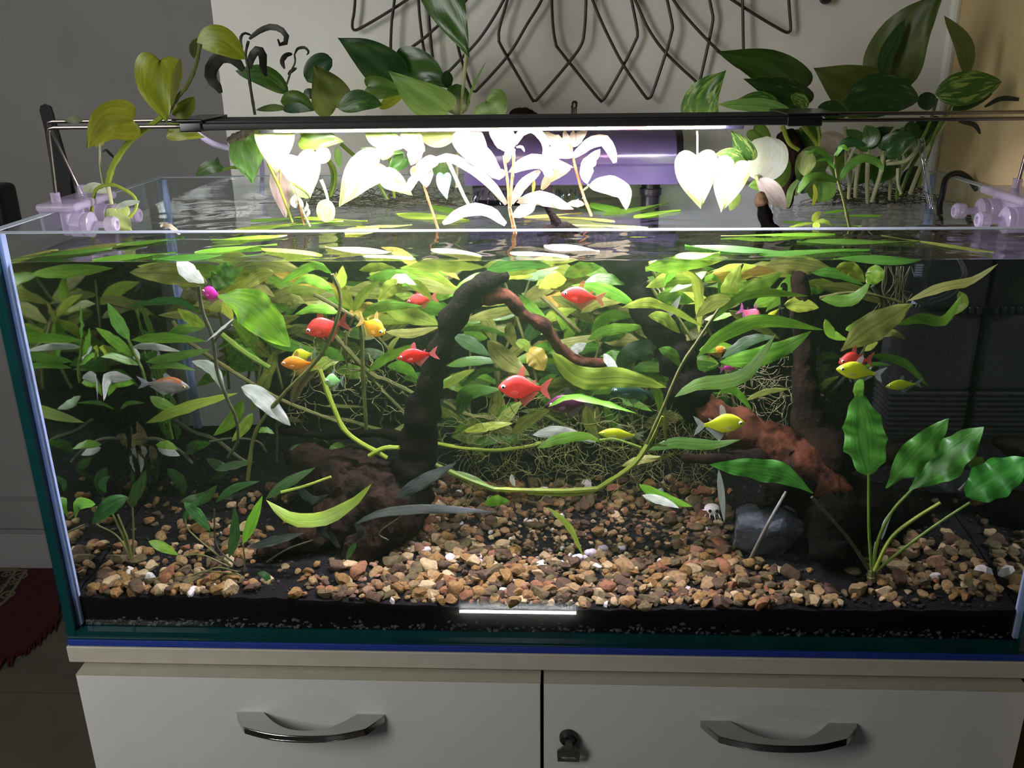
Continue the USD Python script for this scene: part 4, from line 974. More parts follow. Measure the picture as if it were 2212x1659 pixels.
floating('lime willow leaves floating flat below the left half of the lamp', [(495, 500, 660, 482, .02, 'willow_lime'), (540, 478, 690, 470, .014, 'willow_bright'), (560, 495, 740, 478, .012, 'willow_bright'), (640, 470, 790, 480, .012, 'willow_lime'), (740, 505, 830, 488, .03, 'willow_lime'), (860, 462, 1010, 478, .03, 'willow_lime'), (930, 445, 1000, 470, .02, 'willow_bright'), (770, 490, 890, 487, .006, 'willow_lime'), (560, 540, 700, 552, .02, 'willow_lime'), (700, 535, 850, 545, .02, 'willow_olive'), (780, 555, 900, 560, .018, 'willow_lime'), (930, 540, 1040, 555, .02, 'willow_olive')])
floating('green willow leaves floating flat in front of the filter', [(1195, 470, 1330, 478, .016, 'willow_lime'), (1270, 440, 1340, 462, .03, 'willow_bright'), (1300, 465, 1450, 440, .018, 'willow_bright'), (1370, 470, 1470, 455, .02, 'willow_bright'), (1130, 470, 1260, 462, .012, 'willow_yellow'), (1220, 488, 1400, 492, .016, 'willow_lime'), (1100, 548, 1230, 556, .02, 'willow_air'), (1180, 530, 1290, 545, .022, 'willow_air')])
floating('bright green willow leaves floating flat along the right front waterline', [(1480, 530, 1700, 545, .02, 'willow_green'), (1560, 512, 1800, 505, .014, 'willow_bright'), (1640, 552, 1880, 540, .02, 'willow_green'), (1720, 520, 1990, 525, .016, 'willow_green'), (1780, 470, 1900, 465, .012, 'willow_bright'), (1800, 560, 1990, 562, .03, 'willow_green'), (1690, 480, 1860, 490, .01, 'willow_bright'), (1900, 510, 2150, 545, .008, 'willow_olive'), (1450, 555, 1560, 548, .02, 'willow_bright')])

# -- under water
plant('willow_leaf_plant', 'stem plant standing in for the plant reflection in the left pane', """
s D 14 stem_green .26>.24 375,1290 365,1050 320,870 285,740
l D 55 willow_green .25>.23 390,790 460,610 510,490
l D 70 willow_green .25>.23 330,850 350,720 395,640
l D 55 willow_green .25>.22 320,850 250,800 195,800
l D 45 willow_green .25>.24 300,760 200,730 95,780
l D 60 willow_silver .25>.24 320,880 230,750 110,760
l D 50 willow_green .25>.25 345,940 400,930 470,900
l D 90 willow_green .27>.26 360,1300 430,1200 590,1040
l D 80 willow_green .26>.26 380,1060 470,960 640,880
l D 70 willow_green .25>.25 490,1200 620,1160 765,1190
l D 60 willow_green .26>.25 360,1010 290,970 240,990
l D 70 willow_green .27>.27 365,1150 300,1080 250,1070
l D 70 willow_green .27>.27 360,1230 440,1120 520,1010
l D 60 willow_green .26>.25 350,980 420,860 560,790
l D 50 willow_olive .24>.24 60,570 150,510 270,510
""")  # added as a plant in place of leaves mirrored in the left pane
plant('willow_leaf_plant', 'bright stem plant spreading its leaves beside the left pane', """
s D 18 stem_green .15>.15 870,960 850,880 810,800 765,700
l D 72 willow_green .15>.14 775,705 700,590 642,480
l D 62 willow_bright .15>.13 805,805 660,690 490,630
l D 62 willow_bright .15>.13 780,705 1000,690 1235,710
l D 60 willow_bright .15>.14 990,690 1090,640 1220,635
l D 62 willow_lime .15>.13 745,820 620,760 500,748
l D 52 willow_bright .15>.13 840,852 690,800 545,805
l D 42 willow_silver .15>.14 785,748 900,740 1080,772
l D 55 willow_bright .15>.14 870,835 1060,800 1265,760
l D 40 willow_bright .15>.14 890,872 1020,852 1170,885
l D 72 willow_silver .14>.12 790,935 640,935 530,1068
l D 60 willow_bright .14>.13 800,960 690,960 560,1040
l D 25 willow_green .15>.14 690,1118 770,1080 870,1080
l D 62 willow_green .15>.15 895,1040 960,1080 1065,1120
l D 70 willow_lime .14>.11 870,1200 1100,1110 1420,1020
l D 40 willow_silver .16>.15 780,740 810,790 830,850
""")
plant('willow_leaf_plant', 'dark-stemmed plant with a broad bright drooping leaf at the left front', """
s D 20 stem_dark .07>.09 1185,380 1210,530 1270,690 1300,900 1360,1060 1412,1180 1418,1310 1360,1405
p D 14 stem_dark .075>.07 1275,720 1320,660 1385,615
l D 225 willow_bright sword .065>.055 1300,440 1480,500 1735,745 r-12
l D 130 willow_olive oval .08>.07 1240,365 1050,310 775,300
l D 80 willow_lime oval .085>.08 1180,290 1000,280 820,262
l D 150 willow_green oval .07>.06 1300,260 1330,310 1280,395 r-20
l D 105 willow_silver oval .065>.055 1070,205 1130,300 1220,365 r25
l D 52 willow_deep .08>.07 1205,545 1050,470 755,500
l D 48 willow_olive .085>.08 1200,575 1080,555 945,555
l D 70 willow_lime .085>.08 1225,625 1130,570 1060,515
l D 65 willow_silver .09>.08 1145,830 1270,880 1350,1030
l D 100 willow_brown oval .085>.08 1190,400 1130,450 1090,520
l D 26 willow_silver .06>.06 1400,570 1320,640 1230,715 r60
""")
plant('willow_leaf_plant', 'leggy stem plant leaning between the red and the orange fish', """
s D 24 stem_olive .12>.10 1480,1540 1510,1310 1570,1180 1700,1020 1860,860 1960,720 2025,540 2030,420 1985,310
s D 24 stem_olive .17>.17 1030,590 1100,690 1250,800 1450,930 1700,1070 2050,1205
s D 34 willow_x .16>.16 1310,660 1450,770 1610,870
l D 60 willow_lime .11>.10 2010,400 2040,340 2046,260
l D 60 willow_bright .11>.11 1990,400 1850,340 1745,370
l D 50 willow_bright .105>.10 1985,310 1870,260 1640,385
l D 52 willow_bright .11>.11 2025,540 1880,515 1755,555
l D 105 willow_silver oval .12>.11 1440,985 1540,1030 1735,1215
l D 75 willow_brown .11>.11 1740,1085 1800,960 1895,880
l D 72 willow_bright .13>.13 1450,1060 1390,1180 1275,1275
l D 62 willow_lime .13>.13 1510,1140 1460,1220 1385,1310
l D 70 willow_lime .15>.15 1250,530 1330,500 1395,590
l D 90 willow_olive .17>.17 1360,380 1480,340 1640,445
l D 110 willow_olive .17>.17 1380,280 1600,260 1870,330
l D 90 willow_olive .18>.18 1360,330 1520,370 1650,380
l D 80 willow_olive .18>.18 1500,560 1620,600 1790,560
l D 80 willow_bright .19>.19 1530,600 1640,700 1900,780
l D 90 willow_olive .20>.20 1600,470 1750,430 2010,440
l D 60 willow_olive .20>.19 1690,480 1760,460 1820,485
l D 70 willow_olive .18>.18 1620,900 1560,1000 1500,1130
l D 40 willow_green .15>.15 1530,1245 1590,1240 1640,1265
l D 60 willow_olive .19>.19 1650,760 1600,900 1530,990
""".replace('willow_x', 'stem_green'))
plant('willow_leaf_plant', 'olive stem plant with long stalks to the left of the arched driftwood', """
s E 26 stem_olive .14>.15 185,520 230,600 242,900 262,1225
s E 24 stem_olive .17>.16 -60,390 0,420 190,530
s E 28 stem_olive .17>.17 60,640 280,870 390,920 560,1005
s E 22 stem_olive .17>.17 270,870 380,1000 515,1140
s E 26 stem_olive .19>.19 -40,1140 150,1170 300,1215 490,1255
s E 30 stem_lime .13>.12 -30,850 60,1090 150,1250 390,1400
s E 30 stem_lime .12>.11 280,1385 370,1340 465,1335
s E 14 stem_olive .17>.17 140,620 135,720 150,850 230,860
l E 95 willow_lime .14>.13 185,490 100,370 75,250
l E 55 willow_lime .14>.13 180,500 240,390 350,300
l E 62 willow_bright .14>.13 215,540 350,465 605,460
l E 55 willow_olive .15>.15 380,620 540,630 710,590
l E 62 willow_bright .15>.14 270,870 390,780 570,690
l E 70 willow_bright .16>.16 390,835 490,840 585,915
l E 34 willow_olive .16>.16 395,790 420,700 475,640
l E 85 willow_olive .17>.16 330,345 560,320 850,390
l E 120 willow_lime .17>.16 320,360 460,480 720,580
l E 85 willow_lime .18>.18 340,290 520,300 840,350
l E 70 willow_lime .19>.19 470,225 620,250 800,330
l E 60 willow_lime .19>.19 220,240 330,220 450,230
l E 60 willow_olive .2>.2 540,210 640,280 700,300
l E 40 willow_yellow .18>.18 690,225 770,250 840,300
l E 60 willow_bright .15>.15 180,1400 80,1330 20,1370
l E 70 willow_bright .20>.20 0,720 60,760 130,800
l E 20 willow_olive .15>.15 0,1080 100,1080 270,1085
l E 60 willow_olive .2>.2 560,640 640,600 740,590
""")
plant('willow_leaf_plant', 'dense olive stem plant filling the middle between the two driftwoods', """
s E 26 stem_olive .22>.22 740,1050 880,1130 1060,1155 1260,1165
s E 22 stem_lime .18>.17 670,1305 860,1340 1050,1352 1250,1330 1345,1305
s E 30 stem_olive .26>.26 1040,560 1060,800 1080,1000 1060,1150
s E 26 stem_olive .24>.24 1340,400 1450,500 1580,620
s E 24 stem_olive .22>.22 1330,1120 1450,1180 1600,1260
l E 115 willow_olive .14>.13 1010,672 1120,790 1270,890
l E 80 willow_deep .20>.19 800,640 900,690 1030,770
l E 60 willow_green .19>.18 755,830 910,800 1110,800
l E 50 willow_green .20>.19 850,960 960,870 1120,850
l E 90 willow_green .18>.16 830,1140 890,1000 1090,975
l E 75 willow_olive .18>.17 1040,1210 1130,1140 1225,1045
l E 55 willow_lime .17>.16 860,1235 1010,1205 1170,1185
l E 95 willow_olive .16>.15 1165,1260 1270,1160 1395,1105
l E 130 willow_lime .12>.10 1405,745 1580,900 1850,905 2117,965
l E 64 willow_bright .11>.10 1385,1085 1520,1020 1730,1060 1935,1125
l E 62 willow_bright .12>.11 1315,1340 1450,1285 1620,1265 1720,1310
l E 72 willow_silver .14>.13 1288,1258 1450,1240 1685,1300
l E 85 willow_bright .17>.16 1590,215 1700,260 1785,335
l E 60 willow_olive .16>.15 1585,505 1700,440 1870,430
l E 66 willow_bright .17>.16 1630,670 1760,610 2000,585
l E 80 willow_bright .18>.17 1650,640 1750,530 1940,515
l E 62 willow_lime .13>.12 2117,470 2000,440 1840,470
l E 130 willow_yellow oval .20>.19 1250,740 1310,780 1360,860
l E 62 willow_bright .17>.16 1200,390 1290,480 1390,565
l E 60 willow_lime .19>.19 1310,335 1420,270 1500,330
l E 55 willow_silver .15>.15 1728,755 1760,800 1825,870
l E 110 willow_deep .2>.19 1810,860 1900,750 2117,670
l E 75 willow_olive .17>.17 1625,1070 1640,1180 1690,1285
l E 44 willow_green .20>.19 835,610 980,600 1145,645
l E 50 willow_lime .19>.18 730,970 830,900 930,850
l E 90 willow_bright .23>.23 870,560 930,640 1010,660
l E 70 willow_bright .22>.22 740,940 820,950 900,1000
l E 80 willow_olive .21>.21 960,500 1030,600 1050,700
l E 60 willow_lime .2>.2 1180,680 1240,700 1290,760
l E 70 willow_olive .2>.2 1150,560 1150,640 1190,720
l E 90 willow_bright .24>.24 1440,500 1520,600 1480,680
l E 70 willow_lime .24>.24 1360,560 1420,520 1560,480
l E 60 willow_olive .22>.22 1100,820 1200,900 1240,1000
l E 75 willow_olive .22>.22 1030,1150 1080,1060 1060,960
l E 70 willow_bright .2>.2 1050,1195 1150,1090 1230,1060
l E 60 willow_green .22>.22 820,890 920,930 1040,940
l E 66 willow_green .2>.2 920,1340 1000,1290 1180,1265
l E 60 willow_olive .2>.2 1400,700 1560,680 1730,640
l E 60 willow_bright .22>.22 1560,700 1480,780 1500,880
l E 90 willow_olive .2>.2 1240,880 1200,960 1100,1020
l E 55 willow_deep .24>.24 1330,830 1480,870 1620,990
l E 60 willow_silver .16>.16 1520,750 1570,720 1620,690
l E 50 willow_olive .2>.2 1690,1080 1680,1180 1720,1260
l E 50 willow_bright .19>.19 1730,1080 1790,1180 1830,1240
l E 60 willow_bright .22>.22 880,1260 960,1300 1020,1280
""")
plant('willow_leaf_plant', 'tall bright stem plant with long pointed leaves in front of the right driftwood', """
s F 20 stem_olive .10>.11 -10,1250 90,1030 190,800 300,630 400,480 470,380 555,190
s F 18 stem_olive .16>.16 0,290 80,420 170,500 260,640
s F 18 stem_olive .17>.17 10,190 60,300 100,390
l F 95 willow_lime .105>.10 450,440 490,310 545,195
l F 80 willow_bright .105>.095 510,375 640,330 790,245
l F 66 willow_bright .105>.10 300,445 400,400 545,375
l F 56 willow_bright .105>.09 385,520 500,410 660,360 945,380
l F 80 willow_bright .10>.08 285,745 440,610 680,525 1035,580 r-10
l F 105 willow_bright .11>.09 420,770 640,740 830,670 960,585
l F 80 willow_green .09>.08 155,975 290,900 560,850 755,600 r10
l F 66 willow_deep .13>.12 435,745 600,640 750,620
l F 70 willow_lime .11>.10 175,235 270,270 300,400 298,600
l F 60 willow_bright .12>.11 110,350 130,270 165,205
l F 40 willow_lime .10>.09 0,430 130,455 330,565
l F 66 willow_lime .105>.10 0,495 90,510 190,600
l F 42 willow_silver .12>.12 95,520 150,450 192,375
l F 44 willow_bright .12>.12 430,450 430,370 415,275
l F 40 willow_bright .12>.12 320,290 380,270 420,300
l F 55 willow_bright .13>.12 415,945 510,940 610,1050
l F 34 willow_olive .15>.15 570,995 690,945 835,925
l F 66 willow_green .12>.11 0,1290 150,1245 380,1255 545,1225
l F 56 willow_bright .14>.14 80,230 60,200 0,180
l F 70 willow_lime .13>.13 330,300 480,230 640,200
l F 70 willow_bright .15>.15 620,440 700,400 790,330
l F 90 willow_green .16>.16 20,560 60,640 130,720
l F 60 willow_green .12>.12 60,690 140,720 190,800
l F 40 willow_bright .15>.15 330,520 420,500 520,480
l F 50 willow_bright .12>.12 0,880 60,960 70,1080
l F 26 willow_olive .12>.12 100,1020 100,1150 105,1260
l F 14 willow_olive .12>.12 0,1360 80,1330 175,1295
l F 60 willow_bright .16>.16 300,700 400,680 520,680
""")
plant('willow_leaf_plant', 'stem plant with a ragged broad leaf between the upright wood and the black filter block', """
s F 26 stem_dark .15>.16 1320,320 1390,450 1270,700 1130,890 1000,1010
s F 18 stem_olive .15>.15 1010,390 1180,360 1340,375 1500,420
l F 165 willow_olive sword .11>.09 1135,705 1280,590 1555,425 r-8
l F 60 willow_bright .12>.12 1465,550 1610,510 1740,525 1850,370
l F 60 willow_olive .10>.08 1525,410 1720,330 1900,290 2060,190
l F 70 willow_green .13>.12 1015,400 1200,400 1315,290
l F 105 willow_bright oval .13>.12 1340,195 1330,260 1290,310
l F 85 willow_lime oval .13>.13 1105,215 1190,220 1275,300
l F 56 willow_bright .13>.12 1040,515 1080,600 1175,640
l F 44 willow_bright .14>.14 1160,580 1220,560 1290,540
l F 38 willow_olive .14>.14 1370,620 1440,595 1515,635
l F 48 willow_green .10>.09 1300,725 1500,770 1650,915
l F 24 willow_bright .13>.13 1265,795 1340,780 1430,785
l F 34 willow_lime .14>.13 1275,705 1320,670 1355,650
l F 44 willow_green .16>.16 975,760 1060,730 1140,745
l F 44 willow_bright .16>.16 985,845 1030,800 1075,785
l F 38 willow_olive .15>.15 985,960 1050,890 1125,850
l F 60 willow_deep .16>.16 980,870 1060,920 1110,960
l F 60 willow_lime .15>.15 1830,350 1850,420 1780,500
l F 110 willow_olive .16>.16 690,200 860,190 1100,230
l F 60 willow_lime .18>.18 940,300 1040,310 1120,320
""")
plant('willow_leaf_plant', 'low tangle of drooping stems over the gravel in the middle', """
s E 32 stem_lime .11>.10 2085,1140 2010,1300 1900,1450 1690,1590
s E 32 stem_lime .10>.10 1690,1590 1500,1602 1250,1600 1050,1592
s E 30 stem_green .10>.11 1050,1592 880,1530 690,1440
s E 26 stem_lime .11>.10 2060,1230 1950,1400 1800,1520 1640,1610 1450,1625 1260,1615
s E 16 stem_green .11>.11 1700,1290 1800,1285 1960,1335
s E 16 stem_green .11>.11 2117,1320 2040,1320 1990,1340
l H 55 willow_bright .09>.09 870,225 940,205 1010,210
l H 34 willow_lime .075>.05 1215,240 1330,345 1412,512
l H 60 willow_bright .08>.07 1710,115 1840,190 2005,238
l H 44 willow_silver .075>.065 1730,175 1850,210 1930,245
l H 44 willow_green .11>.11 700,45 830,100 920,140
l H 26 willow_silver .08>.08 1020,60 1025,100 1040,130
l I 34 willow_silver .06>.055 383,35 400,180 414,322
l E 50 willow_olive .12>.12 1840,1450 1960,1410 2110,1395
""")
plant('sword_plant', 'sword plant with four broad green leaves at the right front', """
l F 235 sword_green oval .05>.05 1300,1440 1275,1220 1240,945 r6
l F 60 willow_bright ribbon .05>.05 1240,990 1238,930 1255,870
l F 165 sword_green sword .05>.04 1400,1510 1560,1330 1770,1100 r-8
l F 215 sword_green sword .045>.035 1540,1520 1740,1350 1975,1150 r10
l F 220 sword_green oval .045>.04 1870,1560 2030,1460 2260,1340
l F 90 pothos_mid oval .06>.06 1890,1320 1940,1370 2010,1430
l F 130 sword_green sword .05>.045 970,1540 760,1420 360,1372 r8
p I 20 stem_dark .05>.05 1215,600 1080,400 890,185
p I 16 stem_green .05>.05 1215,590 1200,350 1200,60
p I 18 stem_green .05>.045 1222,590 1250,420 1330,260 1435,145
p I 20 stem_lime .045>.045 1230,585 1320,410 1440,310 1590,215
p I 16 stem_green .045>.045 1240,585 1450,420 1620,300 1750,215
p I 14 stem_pale .05>.05 1225,540 1230,480 1238,430
l I 26 willow_silver .048>.046 1268,420 1290,330 1340,240
p I 14 stem_grey .055>.06 1690,150 1740,100 1780,60
s I 46 stem_olive .05>.05 1215,640 1216,600 1220,560
""", base=PG(1885, 1245))
plant('crypt_plant', 'small crypt with two bright leaves in the left front corner', """
l G 62 willow_bright .035>.03 520,225 420,225 325,302 r-20
l G 85 crypt_green .045>.04 695,185 600,230 500,335
l G 62 crypt_green .06>.055 720,245 745,150 795,45
l G 40 crypt_green .06>.06 575,160 555,110 600,70
p G 14 stem_olive .045>.045 712,530 680,420 610,275
p G 12 stem_olive .045>.045 715,530 695,420 640,280
p G 10 stem_olive .05>.06 712,520 640,400 525,335
p G 12 stem_olive .06>.06 720,520 725,380 720,245
""", base=PG(284, 1208))
plant('crypt_plant', 'crypt with narrow upright leaves left of the dark driftwood foot', """
l G 52 crypt_green .04>.04 1245,515 1275,400 1278,235
l G 56 willow_bright .04>.035 1320,440 1370,320 1428,178 r15
l G 58 crypt_green .05>.045 1000,215 1080,290 1145,375
l G 34 crypt_green .05>.05 1000,330 1020,270 1115,165
p G 10 stem_olive .05>.05 1255,560 1040,380 1005,300
p G 10 stem_olive .045>.04 1330,600 1330,520 1320,440
p G 10 stem_dark .05>.05 1290,560 1180,450 1165,250
l G 36 willow_deep .035>.03 1400,600 1445,615 1478,668
l G 50 willow_bright .04>.035 808,425 880,455 972,502
p G 8 stem_olive .04>.04 1000,505 1100,500 1240,560
p G 8 stem_olive .035>.035 1020,620 1120,590 1250,600
p G 8 stem_olive .035>.035 1060,640 1170,570 1290,590
p G 8 stem_olive .035>.035 1180,650 1260,600 1310,610
""", base=PG(520, 1230))
plant('crypt_plant', 'dark crypt leaves spreading over the foot of the arched driftwood', """
l G 42 crypt_green .07>.065 1175,215 1270,140 1415,98
l G 55 crypt_green .07>.06 1445,195 1560,110 1715,25
l N 30 willow_lime .06>.05 575,1080 625,1118 692,1122 760,1088 803,1045
l H 70 crypt_black .055>.045 385,190 520,110 720,0
l H 50 crypt_black .05>.04 165,335 300,275 560,250 945,268
l H 40 crypt_black .05>.05 170,320 200,380 165,420
l H 30 crypt_green .05>.05 175,430 140,490 120,530
l H 30 crypt_black .05>.05 30,370 60,430 90,460
p H 8 stem_dark .05>.05 350,420 300,380 420,290
l G 50 crypt_black .06>.06 1350,460 1500,420 1660,380
l G 50 crypt_black .07>.07 1400,100 1300,160 1180,200
l G 44 crypt_black .07>.07 1600,120 1700,200 1790,170
p G 16 stem_lime .06>.06 1530,160 1660,125 1800,75
l G 40 crypt_black .06>.06 1780,280 1740,350 1800,420
p G 10 stem_dark .06>.06 1450,540 1560,470 1700,420
l G 60 crypt_green .09>.085 980,210 1110,190 1180,120
""", base=PG(640, 1190))
# brown and decaying leaves low at the left, behind
plant('decaying_leaves', 'brown decaying leaves and stalks lying low at the left rear', """
s D 20 stem_dark .17>.16 850,1295 960,1300 1080,1370 1150,1440
s D 24 stem_dark .18>.17 1040,1180 1150,1250 1290,1300 1420,1400 1500,1450
s D 14 stem_dark .16>.16 1250,1310 1400,1290 1540,1310 1590,1370
s D 14 stem_dark .17>.17 1650,1200 1655,1300 1655,1430
l D 75 willow_brown .17>.16 890,1290 760,1310 540,1360
l D 60 willow_silver .18>.18 830,1330 760,1370 740,1410
l D 60 willow_brown .17>.17 600,1360 580,1430 540,1480
l D 50 willow_silver .17>.17 690,1380 690,1440 685,1495
l D 80 willow_brown .18>.18 520,1350 600,1270 640,1190
l D 90 willow_deep .19>.18 640,1510 720,1490 775,1480
l D 50 willow_silver .16>.16 940,1350 1010,1370 1075,1395
l D 56 willow_deep .16>.16 1120,1390 1150,1340 1190,1300
l D 55 willow_green .16>.16 1150,1370 1200,1330 1260,1320
l D 50 willow_bright .16>.15 930,1330 1000,1330 1060,1360
l D 44 willow_deep .15>.15 1720,1400 1770,1350 1830,1330
l D 70 willow_deep .17>.17 1000,1470 1080,1560 1090,1640
l D 50 willow_deep .17>.16 860,1480 840,1580 800,1640
l D 90 willow_deep .22>.22 400,1560 430,1500 480,1540
l D 40 willow_brown .16>.16 1640,1240 1690,1180 1820,1190
l D 70 willow_brown .20>.20 250,1330 330,1370 440,1460
l D 60 willow_deep .2>.2 280,1400 380,1440 440,1560
l D 60 willow_deep .2>.2 1230,1410 1330,1480 1260,1540
l D 50 willow_deep .15>.15 1280,1480 1400,1450 1520,1430
""")
# far foliage closing the view at the back of the tank
def backdrop(label, x0, x1, y0, y1, n, mats, Y0, Y1, seed):
    g = np.random.default_rng(seed); rows = []
    ns = max(3, n//9)
    for k in range(ns):
        x = g.uniform(x0, x1); yb = min(y1+80, 1010); lean = g.normal(0, 90); Y = g.uniform(Y0, Y1)
        st = [(x, yb), (x+lean*.3, yb*.55+y0*.45), (x+lean, y0+g.uniform(-10, 60))]
        rows.append(f"s N 6 stem_olive {Y:.3f}>{Y:.3f} "+' '.join(f'{a:.0f},{b:.0f}' for a, b in st))
        for j in range(n//ns):
            f = g.uniform(.15, 1); a = np.array(st[0])*(1-f)**2+2*np.array(st[1])*f*(1-f)+np.array(st[2])*f*f
            L, d = g.uniform(60, 125), g.uniform(-.9, .5)+(math.pi if g.random() < .5 else 0)
            if math.cos(d) < 0: d = math.pi-(g.uniform(-.9, .5))
            e = a+L*np.array([math.cos(d), math.sin(d) if math.cos(d) > 0 else math.sin(d)]); m = (a+e)/2+[0, -L*.08]
            rows.append(f"l N {g.uniform(18, 32):.0f} {mats[g.integers(len(mats))]} {Y:.3f}>{Y+g.uniform(-.03, .01):.3f} {a[0]:.0f},{a[1]:.0f} {m[0]:.0f},{m[1]:.0f} {e[0]:.0f},{e[1]:.0f}")
    return plant('willow_leaf_plant', label, '\n'.join(rows))
backdrop('shadowy olive stem plant at the back, behind the arched driftwood', 930, 1330, 600, 930, 72, ['willow_olive', 'willow_green', 'willow_olive', 'willow_deep', 'willow_bright'], .25, .31, 3)
backdrop('shadowy green stem plant at the back, behind the thick black wood limb', 1300, 1680, 600, 900, 66, ['willow_green', 'willow_olive', 'willow_deep', 'willow_bright'], .25, .31, 5)
backdrop('pale olive stem plant at the back, behind the red fish at the left', 470, 900, 590, 760, 54, ['willow_olive', 'willow_lime', 'willow_olive', 'willow_bright'], .24, .30, 8)

g_ = np.random.default_rng(21); rows_ = []
for k in range(80):
    x = g_.uniform(420, 1840); y = 575+abs(g_.normal(0, 50)); Y = g_.uniform(.09, .28); L = g_.uniform(60, 175); d = g_.normal(0, .5)+(math.pi if g_.random() < .5 else 0)
    e = (x+L*math.cos(d), y+L*.6*math.sin(d)+g_.uniform(-4, 22)); m_ = ((x+e[0])/2, (y+e[1])/2-g_.uniform(0, 14))
    rows_.append(f"l N {g_.uniform(20, 36):.0f} {['willow_lime', 'willow_bright', 'willow_olive', 'willow_lime', 'willow_yellow', 'willow_green'][g_.choice(6, p=[.27, .24, .26, .1, .04, .09])]} {Y:.3f}>{Y+g_.uniform(-.02, .02):.3f} {x:.0f},{y:.0f} {m_[0]:.0f},{m_[1]:.0f} {e[0]:.0f},{e[1]:.0f}")
plant('surface_leaf_mat', 'mat of yellow green willow leaves hanging just below the water surface', '\n'.join(rows_))

# -- fine hair-like roots
def hairs(name, label, strands, mname):
    pts = np.vstack(strands).astype(np.float32); cv = BC = UsdGeom.BasisCurves.Define(stage, '/World/'+numbered('/World', name))
    cv.CreateTypeAttr('linear'); cv.CreateCurveVertexCountsAttr(Vt.IntArray([len(s) for s in strands])); cv.CreatePointsAttr(Vt.Vec3fArray.FromNumpy(pts))
    cv.CreateWidthsAttr(Vt.FloatArray([.00065])); cv.SetWidthsInterpolation('constant')
    UsdShade.MaterialBindingAPI.Apply(cv.GetPrim()).Bind(M[mname]); tag(cv.GetPrim(), label, 'roots', None, 'stuff')
def rootmass(x0, x1, y0, y1, n, Y0, Y1, ln, seed, down=.3):
    g = np.random.default_rng(seed); out = []
    for _ in range(n):
        p = P(g.uniform(x0, x1), g.uniform(y0, y1), g.uniform(Y0, Y1)); d = g.normal(size=3); d[2] -= down; d /= np.linalg.norm(d); s = [p]
        for k in range(9):
            d = d+g.normal(size=3)*.38; d[2] -= down*.12; d /= np.linalg.norm(d); s.append(clampin(s[-1]+d*ln/9*np.array([1, .6, 1])))
        out.append(np.array(s))
    return out
hairs('root_tangle', 'hairy olive root tangle over the gravel at the middle back', rootmass(985, 1560, 880, 1035, 430, .16, .27, .055, 1), 'root_hair')
hairs('root_tangle', 'thin pale roots beside the upright wood post', rootmass(1600, 1720, 770, 900, 60, .18, .24, .05, 2), 'root_pale')
hairs('root_tangle', 'fine roots among the stems left of the arched driftwood', rootmass(640, 880, 760, 900, 70, .15, .2, .04, 4), 'root_hair')
hairs('root_tangle', 'dark roots at the waterline below the left pothos', [np.array([P(x+RNG.normal(0, 14)*k, 405+10*k+RNG.normal(0, 4), .325-.003*k) for k in range(5)]) for x in RNG.uniform(640, 990, 80)], 'stem_dark')
hairs('root_tangle', 'dark roots at the waterline below the right pothos', [np.array([P(x+RNG.normal(0, 14)*k, 400+10*k+RNG.normal(0, 4), .32-.003*k) for k in range(5)]) for x in RNG.uniform(1790, 1990, 60)], 'stem_dark')
hairs('root_tangle', 'pale roots hanging from the pothos above the black filter block', [resample([P(x, 575, .2), P(x+RNG.normal(0, 10), 600+RNG.uniform(0, 40), .2), P(x+RNG.normal(0, 22), 630+RNG.uniform(0, 80), .2)], 10) for x in RNG.uniform(1910, 2010, 34)], 'root_pale')

# ------------------------------------------------------------------ driftwood and stones
def wood(chain, knots=(), rough=.0045, seed=0, res=.006, detail=55.):
    """chain: runs of (px, py, Y, radius in px); a continuous, knotty surface."""
    parts = []
    def ball(x, y, Y, r):
        p = P(x, y, Y); return p, r/FPX*depth(p)
    for run in chain:
        q = [ball(*c) for c in run]; pr = np.array([np.r_[p, r] for p, r in q]); dense = []
        L = np.r_[0, np.cumsum(np.linalg.norm(np.diff(pr[:, :3], axis=0), axis=1))]
        c = resample(pr[:, :3], max(6, int(L[-1]/.010))); rr = np.interp(np.linspace(0, L[-1], len(c)), L, pr[:, 3])
        g = np.random.default_rng(seed+len(parts)); rr = rr*(1+.10*np.sin(np.arange(len(c))*1.9+seed)+g.normal(0, .05, len(c)))
        s = [m3.Manifold.sphere(float(r), 14).translate(list(map(float, p))) for p, r in zip(c, rr)]
        parts += [m3.Manifold.batch_hull([s[i], s[i+1]]) for i in range(len(s)-1)]
    w = m3.Manifold.batch_boolean(parts, m3.OpType.Add).refine_to_length(res)
    v, f, _ = meshkit.arrays(w); m = trimesh.Trimesh(v, f, process=True); trimesh.smoothing.filter_taubin(m, iterations=6)
    n = m.vertex_normals; v = m.vertices
    d = (meshkit.fbm(v*detail+seed, 4, seed)-.5)*2.6*rough+(meshkit.fbm(v*np.array([detail*5, detail*5, detail*2]), 2, seed+9)-.5)*rough*.8+np.abs(meshkit.noise(v*np.array([detail*2.2, detail*2.2, detail*.9]), seed+3)-.5)*rough*1.1
    m.vertices = v+n*d[:, None]; return m
arch = thing('driftwood', 'black arched driftwood branch left of the middle', 'driftwood', tuple(PG(850, 1180)))
obj('branch', wood([[(1090, 596, .125, 9), (1072, 600, .125, 15), (1045, 612, .125, 20), (1015, 642, .125, 26), (985, 680, .125, 24), (965, 715, .125, 21), (955, 745, .125, 19), (935, 790, .125, 24), (928, 832, .125, 27), (918, 870, .125, 33), (910, 910, .125, 37), (905, 950, .125, 38), (900, 985, .125, 41), (888, 1030, .12, 48), (866, 1075, .12, 60), (835, 1105, .11, 72)]], seed=2), 'wood_dark', arch)
